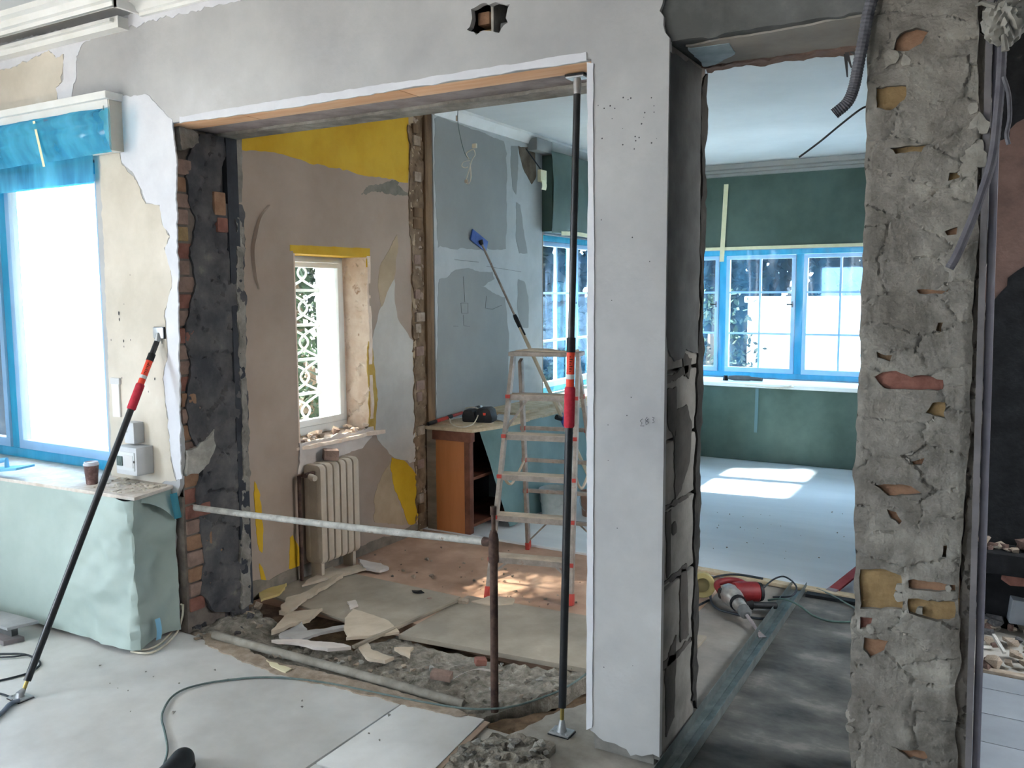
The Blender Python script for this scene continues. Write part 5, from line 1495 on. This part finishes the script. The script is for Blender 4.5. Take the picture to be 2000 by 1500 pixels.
fcol = mat('pale_blue_plastic', (110, 176, 210), rough=.5)
fp = onZ(12, 932, .73)
ft_ = thing('plastering_float', 'light blue plastering float lying on the near bench at the left edge', 'float', fp)
mk('float_plate', MB().bar(fp + Vector((-.30, -.02, .0)), fp + Vector((.065, .06, .045)), .11, .012), fcol, parent=ft_, bevel=.003)
mk('float_handle', MB().tube([fp + Vector((-.20, .0, .01)), fp + Vector((-.20, .0, .05)), fp + Vector((-.05, .035, .075)), fp + Vector((-.05, .035, .03))], .012, 8), fcol, parent=ft_)
# crumbs on the bench
cr = MB()
for i in range(150):
    x_ = rd.uniform(-3.72, -3.37); y_ = rd.uniform(2.40, 2.60); s = rd.uniform(.003, .012)
    if i < 40: y_ = rd.uniform(2.54, 2.61); s *= 1.3
    a0 = rd.uniform(0, 6)
    cr.prism([(x_ + s * rd.uniform(.6, 1.2) * math.cos(a0 + t), y_ + s * rd.uniform(.6, 1.2) * math.sin(a0 + t), .7162) for t in (0, 1.3, 2.5, 3.8, 5.0)], (0, 0, s * .45))
o = mk('plaster_crumbs', cr, M_BEIGE, origin=(-3.55, 2.5, .716), smooth=0)
stuff(o, 'scattered plaster crumbs and dust on the near bench top', 'crumbs')
mk_b = MB().bar(onY(295, 925, 2.55), onY(262, 930, 2.55), .02, .02)

# grey boards on the floor at the left edge
gb = mat('grey_painted_board', (150, 152, 154), (172, 173, 174), 6, .6, .15, 40)
a0 = onZ(78, 1212, .085); 
o = mk('plank', MB().prism([(a0.x - .75, 2.12, .073), (a0.x - .04, 2.13, .073), (a0.x, 2.255, .073), (a0.x - .75, 2.215, .073)], (0, 0, .014)), gb, origin=(a0.x - .4, 2.18, .07), bevel=.001)
tag(o, 'upper grey board of the small stack at the left edge', 'board')
o = mk('plank', MB().prism([(a0.x - .75, 2.07, 0), (a0.x - .06, 2.12, 0), (a0.x - .03, 2.20, 0), (a0.x - .75, 2.16, 0)], (0, 0, .022)), mat('dark_grey_board', (120, 114, 116), (142, 136, 136), 6, .7), origin=(a0.x - .4, 2.1, 0), bevel=.001)
tag(o, 'lower dark grey board of the small stack at the left edge', 'board')
o = mk('plank', MB().prism([(a0.x - .70, 2.16, .0225), (a0.x - .08, 2.17, .0225), (a0.x - .08, 2.20, .0225), (a0.x - .70, 2.19, .0225)], (0, 0, .05)), M_CONC_D, origin=(a0.x - .4, 2.18, .02))
tag(o, 'dark spacer block between the two grey boards', 'block')


def cable(px, r, m, label, z0=None, n=8, name='cable', cat='cable', extra=None):
    z0 = r if z0 is None else z0
    pts = [onZ(p[0], p[1], p[2] if len(p) > 2 else z0) for p in px]
    c = catmull(pts, n)
    return tag(mk(name, MB().tube(c, r, 8), m, origin=pts[0], smooth=60), label, cat)


cable([(300, 1545), (318, 1500), (327, 1465), (322, 1430), (316, 1405), (320, 1385), (335, 1362), (360, 1346), (400, 1335), (445, 1328), (500, 1323), (560, 1324), (640, 1334), (730, 1352), (800, 1366), (880, 1380), (940, 1385), (1000, 1380), (1060, 1362), (1110, 1340), (1160, 1305)], .0042, M_CABLE, 'long grey green cable curving across the hardboard to the pillar', .006)
cable([(-40, 1278), (10, 1277), (48, 1278), (72, 1288), (78, 1298), (60, 1312), (30, 1322), (-40, 1338)], .0045, M_CABLED, 'dark cable loop on the floor behind the leaning pole')
cable([(-40, 1285), (20, 1283), (52, 1279)], .004, M_CABLED, 'short dark cable end at the left edge above the loop', .010)
cable([(-40, 1420), (0, 1395), (20, 1375), (38, 1368)], .009, mat('grey_blue_strap', (96, 104, 120), (116, 124, 138), 12, .6), 'thick grey blue hose beside the foot of the leaning pole', .010)
cable([(-30, 1350), (5, 1356), (25, 1368), (5, 1390), (-30, 1400)], .004, M_CABLED, 'thin dark cable under the foot of the leaning pole', .004)
cable([(256, 1272), (290, 1276), (320, 1262), (345, 1235), (356, 1205, .08), (358, 1180, .14)], .0055, M_CABLEW, 'outer cream pipe bending round the bench corner', .008)
cable([(262, 1268), (290, 1268), (315, 1255), (340, 1228), (352, 1200, .08), (354, 1180, .14)], .0055, M_CABLEW, 'inner cream pipe bending round the bench corner', .010)

# boot tip at the bottom edge
sh = thing('shoe', 'dark rounded shoe toe at the bottom edge of the floor', 'shoe', onZ(362, 1500))
tp_ = onZ(372, 1482); hl_ = onZ(250, 1640)
dsh = (hl_ - tp_).normalized(); ush = Vector((-dsh.y, dsh.x, 0))


def shoe(sc, z0, h):
    L = .28
    def fn(a, b):
        s = b; wd = .046 * (math.sin(PI * min(1, s * 3.2) / 2) ** .6) * (1 - .15 * math.sin(PI * s)) * sc
        ang = PI * a
        hh = h * (math.sin(PI / 2 * min(1, s * 4 + .02)) ** .7) * (1 + .5 * max(0, s - .35))
        return tp_ + dsh * (L * s) + ush * (wd * math.cos(ang)) + Vector((0, 0, z0 + hh * math.sin(ang) ** .8))
    return MB().grid(fn, 14, 24)


mk('shoe_upper', shoe(1.0, .018, .055), mat('dark_shoe_leather', (34, 34, 38), (46, 46, 50), 20, .5), parent=sh, smooth=70)
mk('shoe_sole', shoe(1.06, .0, .020), M_BLKP, parent=sh, smooth=70)

# ------------------------------------------------------------------ passage: channel, drill, strips
ch = MB()
c0 = Vector((-.912, 2.36, .002)); c1 = Vector((-.928, 4.70, .002))
ch.bar(c0 + Vector((0, 0, .001)), c1 + Vector((0, 0, .001)), .075, .002)
ch.bar(c0 + Vector((-.037, 0, .022)), c1 + Vector((-.037, 0, .022)), .002, .042)
ch.bar(c0 + Vector((.037, 0, .022)), c1 + Vector((.037, 0, .022)), .002, .042)
ch.bar(c0 + Vector((-.012, 0, .004)), c1 + Vector((-.012, 0, .004)), .006, .004)
ch.bar(c0 + Vector((.012, 0, .004)), c1 + Vector((.012, 0, .004)), .006, .004)
tag(mk('metal_channel', ch, M_GALV, origin=c0), 'long galvanised stud channel lying through the narrow opening', 'metal profile')
ts = MB().bar(onZ(1330, 1106, .012), onZ(1700, 1172, .012), .06, .02)
tag(mk('threshold_strip', ts, M_BOARD, origin=onZ(1500, 1140), bevel=.003), 'wooden threshold strip across the floor behind the drill', 'wood strip')
tb = MB().bar(onZ(1575, 1160, .008), onZ(1720, 1184, .008), .05, .016)
tag(mk('dark_batten', tb, M_BLKP, origin=onZ(1640, 1170)), 'black batten on the floor at the end of the wooden strip', 'batten')
rdp = onZ(1618, 1160, .012); rdq = Vector((-.585, 5.35, .10))
rbd = thing('red_board', 'red board leaning up behind the right pillar', 'board', rdp)
mk('board_blade', MB().bar(rdp, rdq, .055, .012), mat('dusty_red_paint', (148, 52, 56), (168, 74, 76), 9, .6), parent=rbd, bevel=.002)
mk('pale_tip', MB().bar(rdp + (rdp - rdq).normalized() * .001, rdp + (rdq - rdp) * .09, .057, .014), mat('mauve_worn_tip', (130, 112, 118), (150, 134, 138), 9, .6), parent=rbd, bevel=.002)

dp = onZ(1440, 1172)
S_ = .88
dd = thing('rotary_hammer', 'red and silver rotary hammer drill lying on the passage floor', 'drill', dp)
tipv = (onZ(1498, 1222) - onZ(1428, 1160)); tipv.z = 0; tipv.normalize()
mot = Vector((tipv.y, -tipv.x, 0)); mot = mot if mot.dot(Vector((.86, .5, 0))) > 0 else -mot
dc = onZ(1428, 1162, .075)


def seg(pts, rs, nm, m, par=dd, n=16):
    return mk(nm, MB().tube(pts, rs, n), m, parent=par)


P0 = lambda f, s, z: dc + tipv * f + mot * s + Vector((0, 0, z))
seg([P0(-.05, 0, 0), P0(-.045, 0, 0), P0(0, 0, 0), P0(.05, 0, -.005), P0(.08, 0, -.01), P0(.085, 0, -.01)], [.03, .046, .054, .048, .040, .034], 'gear_housing', M_DRILLM)
seg([P0(.082, 0, -.01), P0(.095, 0, -.01)], .042, 'clamp_ring', M_BLKP)
seg([P0(.095, 0, -.012), P0(.15, 0, -.02)], [.034, .030], 'neck', M_DRILLM)
seg([P0(.148, 0, -.02), P0(.155, 0, -.02), P0(.19, 0, -.027), P0(.20, 0, -.03)], [.026, .032, .029, .018], 'chuck', M_CONC_D)
bit = seg([P0(.195, 0, -.03), P0(.30, 0, -.052), P0(.34, 0, -.062)], [.008, .008, .008], 'chisel_bit', M_STEELP, n=10)
mk('chisel_blade', MB().prism([P0(.335, -.006, -.060), P0(.335, .006, -.060), P0(.385, .02, -.070), P0(.385, -.02, -.070)], (0, 0, .004)), M_STEELP, parent=bit)
seg([P0(-.01, .02, .01), P0(-.01, .05, .01), P0(-.01, .14, .005), P0(-.01, .15, .005)], [.05, .052, .052, .044], 'motor_housing', M_DRILLR)
seg([P0(-.01, .148, .005), P0(-.01, .165, .005), P0(-.01, .17, .005)], [.050, .046, .03], 'end_cover', M_BLKP)
seg(catmull([P0(-.06, -.035, .0), P0(-.115, -.03, .02), P0(-.13, .03, .03), P0(-.12, .09, .025), P0(-.06, .13, .01)], 6), .017, 'rear_handle', M_DRILLR)
seg([P0(.088, .04, -.02), P0(.088, .075, -.025), P0(.088, .08, -.025), P0(.088, .20, -.035), P0(.088, .205, -.035)], [.013, .024, .017, .017, .012], 'side_handle', M_BLKP)
seg([P0(-.03, -.05, .0), P0(-.03, -.02, .0)], [.026, .03], 'selector_knob', M_BLKP)
cable([(1492, 1148, .05), (1510, 1132, .05), (1530, 1126, .05), (1548, 1136, .04), (1556, 1150, .06), (1545, 1164, .06), (1510, 1166, .02)], .0045, M_CABLED, 'dark drill cord arching from the motor to the channel')
cable([(1390, 1145, .02), (1388, 1170), (1400, 1188), (1440, 1200), (1490, 1208), (1510, 1195), (1520, 1172)], .006, M_CABLED, 'dark cord curling below the drill')
cable([(1345, 1192), (1365, 1182), (1385, 1172)], .006, M_CABLED, 'dark cord leading left behind the block pillar')
cable([(1360, 1142), (1400, 1126), (1440, 1122, .03), (1490, 1130, .03)], .006, M_CABLED, 'dark cord lying along the wooden threshold strip', .014)
cable([(1500, 1172, .03), (1530, 1170, .055), (1560, 1182, .05), (1590, 1203), (1630, 1214), (1700, 1213)], .0048, mat('green_cable', (66, 88, 82), (84, 106, 98), 20, .6), 'green cable crossing the channel towards the right pillar')
cable([(1595, 1150, .02), (1620, 1160, .02), (1660, 1182, .01), (1700, 1205)], .004, M_CABLE, 'pale grey cable between channel and right pillar')
tr0 = onZ(1372, 1142, .065) 
tpz = thing('tape_roll', 'yellowish round roll standing behind the block pillar', 'roll', (tr0.x, tr0.y, 0))
nrm = Vector((.35, -.93, .1)).normalized()
uu, ww_ = frame_of(nrm)
ring = MB()
prof = [(.062, -.022), (.066, -.02), (.066, .02), (.062, .024), (.040, .024), (.036, .016), (.036, -.016), (.040, -.022)]
vs = [tr0 + (uu * math.cos(2 * PI * k / 28) + ww_ * math.sin(2 * PI * k / 28)) * q[0] + nrm * q[1] for q in prof for k in range(28)]
ring.add(vs, [(i * 28 + k, i * 28 + (k + 1) % 28, ((i + 1) % 8) * 28 + (k + 1) % 28, ((i + 1) % 8) * 28 + k) for i in range(8) for k in range(28)])
mk('roll_body', ring, mat('ochre_tape', (150, 136, 88), (170, 156, 108), 9, .6), parent=tpz)
mk('core_disc', MB().tube([tr0 - nrm * .012, tr0 + nrm * .010], .037, 24), mat('brown_core', (108, 98, 66), (124, 114, 82)), parent=tpz)

# far sill: tool and wire loop
tl = thing('angle_grinder', 'dark tool lying on the white sill of the far windows', 'tool', onZ(1425, 753, .74))
tq = Vector((onZ(1395, 752, .74).x, 8.40, .77))
mk('tool_body', MB().tube([tq, tq + Vector((.06, 0, 0)), tq + Vector((.20, .01, 0)), tq + Vector((.22, .01, -.002)), tq + Vector((.33, .015, -.008))], [.018, .026, .026, .020, .018], 12), M_CONC_D, parent=tl)
mk('tool_head', MB().tube([tq + Vector((-.03, 0, -.028)), tq + Vector((-.03, 0, .02))], [.028, .02], 12), M_BLKP, parent=tl)
wl_ = catmull([onZ(1455, 752, .7455), onZ(1480, 754, .7455), onZ(1515, 757, .7455), onZ(1545, 754, .7455), onZ(1548, 757, .7455), onZ(1520, 758, .7455), onZ(1495, 756, .7455)], 6)
tag(mk('wire_loop', MB().tube(wl_, .005, 6), M_CABLEW, origin=wl_[0]), 'thin pale wire loop on the far window sill', 'wire')

# ------------------------------------------------------------------ hanging things
cm = Vector((-3.113, 4.78, ZB))
hw = thing('pendant_wires', 'cream lamp wires dangling from the back ceiling with bare connectors', 'wires', cm)
YW = 4.80
W_ = lambda px, py: onY(px, py, YW)
mk('lead', MB().tube(catmull([Vector((W_(896, 205).x, YW, ZB)), W_(894, 232), W_(898, 262), W_(908, 300), W_(918, 312)], 6), .0022, 6), M_CABLE, parent=hw)
mk('terminal', MB().tube([W_(892, 226), W_(892, 236)], .006, 8), M_PAPER, parent=hw)
mk('loop', MB().tube(catmull([W_(917, 312), W_(911, 300), W_(924, 292), W_(928, 302), W_(922, 312), W_(917, 330), W_(910, 355), W_(916, 358), W_(920, 345), W_(918, 318)], 6), .0032, 6), M_CABLEW, parent=hw)
mk('loop', MB().tube(catmull([W_(917, 314), W_(906, 316), W_(902, 324), W_(908, 328), W_(914, 326)], 6), .0026, 6), M_CABLEW, parent=hw)
mk('terminal', MB().box(tuple(W_(923, 281) - Vector((0, .008, 0))), tuple(W_(931, 289) + Vector((0, .008, 0)))), M_CABLEW, parent=hw, bevel=.002)
mk('terminal', MB().box(tuple(W_(908, 351) - Vector((0, .006, 0))), tuple(W_(914, 357) + Vector((0, .006, 0)))), M_PAPER, parent=hw, bevel=.002)


def conduit(path, r, m, label, rib=.0035, step=.005):
    c = catmull(path, 14)
    L = 0; out = [c[0]]; acc = 0
    dense = []
    for i in range(len(c) - 1):
        k = max(1, int((c[i + 1] - c[i]).length / step))
        for q in range(k): dense.append(c[i].lerp(c[i + 1], q / k))
    dense.append(c[-1])
    rs = [r - (rib if i % 2 else 0) * .5 for i in range(len(dense))]
    o = mk('flexible_conduit', MB().tube(dense, rs, 10, cap=False), m, origin=path[0], smooth=20, solid=.001, fixn=False)
    return tag(o, label, 'conduit')


conduit([onY(a, b, 2.60) for a, b in [(1712, -30), (1696, 25), (1686, 80), (1676, 130), (1668, 170), (1655, 200), (1630, 222)]], .0165, M_CONDUIT, 'thick corrugated grey conduit hanging from the dark concrete beam')
wr = catmull([onY(1700, 206, 2.64), onY(1680, 214, 2.64), onY(1640, 245, 2.66), onY(1600, 278, 2.68), onY(1561, 307, 2.70)], 5)
tag(mk('bare_wire', MB().tube(wr, .0030, 7), M_BLKP, origin=wr[0]), 'thin black wire sticking out of the right brick pillar', 'wire')
conduit([onY(a, b, 2.57) for a, b in [(1958, 60), (1956, 130), (1948, 230), (1938, 310), (1915, 385), (1890, 450), (1868, 500), (1854, 524)]], .0118, mat('mauve_grey_conduit', (88, 86, 94), (106, 104, 110), 16, .7), 'bent grey conduit hanging down the face of the right pillar', rib=.001)
wr = catmull([onY(1960, 150, 2.56), onY(1970, 185, 2.56), onY(1972, 230, 2.56), onY(1966, 262, 2.56), onY(1970, 282, 2.56)], 6)
tag(mk('cable', MB().tube(wr, .0055, 7), M_CONDUIT, origin=wr[0]), 'thin grey cable hanging beside the bent conduit at the right edge', 'cable')
bc = onY(1962, 42, 2.54)
bm = bmesh.new(); bmesh.ops.create_icosphere(bm, subdivisions=4, radius=.055)
for v in bm.verts:
    p = v.co.normalized()
    k = float(fbm(p.x * 2.5 + 4, p.y * 2.5 + p.z * 2.1, 551, 4))
    d1, d2, cid = cells(np.array([p.x * 2.2 + 3]), np.array([p.z * 2.2 + p.y]), 553)
    v.co = p * (.052 + .03 * k - .014 * float(np.clip(1 - (d2[0] - d1[0]) * 4, 0, 1)))
    v.co.z *= 1.15
mb = MB().add([v.co + bc for v in bm.verts], [tuple(q.index for q in f.verts) for f in bm.faces]); bm.free()
bag = tag(mk('plastic_bag', mb, M_RAG, origin=bc, smooth=40), 'crumpled dusty plastic bag tied at the top of the right pillar', 'bag')
mk('knot_tail', MB().tube([bc + Vector((-.02, -.03, .03)), bc + Vector((-.05, -.03, .045)), bc + Vector((-.065, -.03, .04))], [.008, .006, .003], 8), M_RAG, parent=bag)
mk('knot_tail', MB().tube([bc + Vector((0, -.03, -.04)), bc + Vector((.004, -.035, -.065)), bc + Vector((.006, -.035, -.08))], [.006, .008, .009], 8), M_RAG, parent=bag)

# ================================================================== OUTSIDE
struct('ground', MB().box((-60, -30, -.75), (40, 60, -.60)), M_PAVE)


pr_ = thing('sun_block_roof', 'unseen flat roof added to keep sun out of the near room side window', 'roof', (-6.7, .9, 2.62))  # added out of view, blocks direct sun from the left wall window
mk('shade_slab', MB().box((-7.7, -.8, 2.62), (-5.66, 2.5, 2.72)), M_FRAME, parent=pr_, bevel=.01)
for q_ in (-.7, 2.4):
    mk('shade_post', MB().box((-7.6, q_ - .05, -.6), (-7.5, q_ + .05, 2.62)), M_FRAME, parent=pr_)


def tree(base, h, r, m, n, label, group, seed, ls=.16, low=.25):
    t = thing('tree', label, 'tree', base, group)
    base = Vector(base); rq = random.Random(seed)
    mk('trunk', MB().tube([base, base + Vector((.05, 0, h * .35)), base + Vector((0, .1, h * .7))], [.16, .12, .05], 8), M_BARK, parent=t)
    mb = MB()
    cl = [(base + Vector((rq.uniform(-1, 1) * r * .7, rq.uniform(-1, 1) * r * .7, h * rq.uniform(low, .95))), rq.uniform(.35, .6) * r) for _ in range(22)]
    for i in range(n):
        c, rr_ = rq.choice(cl)
        dvv = Vector((rq.gauss(0, 1), rq.gauss(0, 1), rq.gauss(0, 1))).normalized() * rr_ * rq.uniform(.5, 1.0)
        p = c + dvv
        if p.z < -.55: p.z = -.5
        a = Vector((rq.gauss(0, 1), rq.gauss(0, 1), rq.gauss(0, 1))).normalized(); b = a.cross(Vector((rq.gauss(0, 1), rq.gauss(0, 1), rq.gauss(0, 1)))).normalized()
        s = ls * rq.uniform(.6, 1.3)
        mb.add([p - a * s * .5, p + b * s * .25, p + a * s * .5, p - b * s * .25], [(0, 1, 2, 3)])
    f = mk('foliage', mb, m, parent=t, smooth=0, fixn=False); f['kind'] = 'stuff'
    return t


tree((-8.6, 8.8, -.6), 4.6, 1.7, M_LEAF, 5000, 'leafy green tree seen through the grille of the small alcove window', None, 1, .15, .15)
tree((-9.4, 11.8, -.6), 5.2, 2.0, M_LEAFD, 4000, 'darker tree behind the leafy one outside the alcove window', None, 2, .2, .1)
GT = 'dark trees beyond the far windows'
for i, (x, y) in enumerate([(-6.2, 15.5), (-4.3, 17.0), (-2.2, 17.5), (-.2, 17.0), (1.8, 17.5), (-8.5, 14.5)]):
    tree((x, y, -.6), 6.5, 2.3, M_LEAFD, 6500, 'dark evergreen tree in the garden beyond the far windows', GT, 20 + i, .42, .12)
tree((-3.9, 12.6, -.6), 2.3, .8, M_LEAF, 1500, 'low sunlit shrub outside the left end of the far windows', None, 40, .12, .1)
gw = thing('garden_wall', 'white sunlit garden wall outside the far windows', 'wall', (-.5, 13.6, -.6))
mk('wall_panel', MB().box((-3.6, 13.6, -.6), (4.0, 13.8, 1.45)), M_STUCCO, parent=gw)
mk('coping', MB().box((-3.65, 13.55, 1.45), (4.05, 13.85, 1.55)), M_STUCCO, parent=gw, bevel=.02)
tree((-7.3, 3.2, -.6), 7.2, 1.6, M_LEAF, 6000, 'tall leafy tree added out of view to shade the small alcove window', None, 48, .17, .60)  # unseen crown added on the sun path to break up the alcove sun
tree((-6.2, 8.55, -.6), 6.4, 1.25, M_LEAF, 12000, 'slim leafy tree added outside the window beside the ladder to shade the far bench', None, 52, .24, .45)  # added on the sun path to keep direct sun off the bench front
tree((-6.7, 7.0, -.6), 2.1, .9, M_LEAF, 2500, 'low dark shrub at the foot of the tree outside the alcove window', None, 56, .12, .12)
# tree and shrub outside the window beside the ladder
tree((-8.0, 13.0, -.6), 3.6, 1.5, M_LEAF, 3000, 'bright green shrubby tree outside the window beside the ladder', None, 44, .14, .1)

for o in list(bpy.data.objects):
    if '_w' in o: del o['_w']
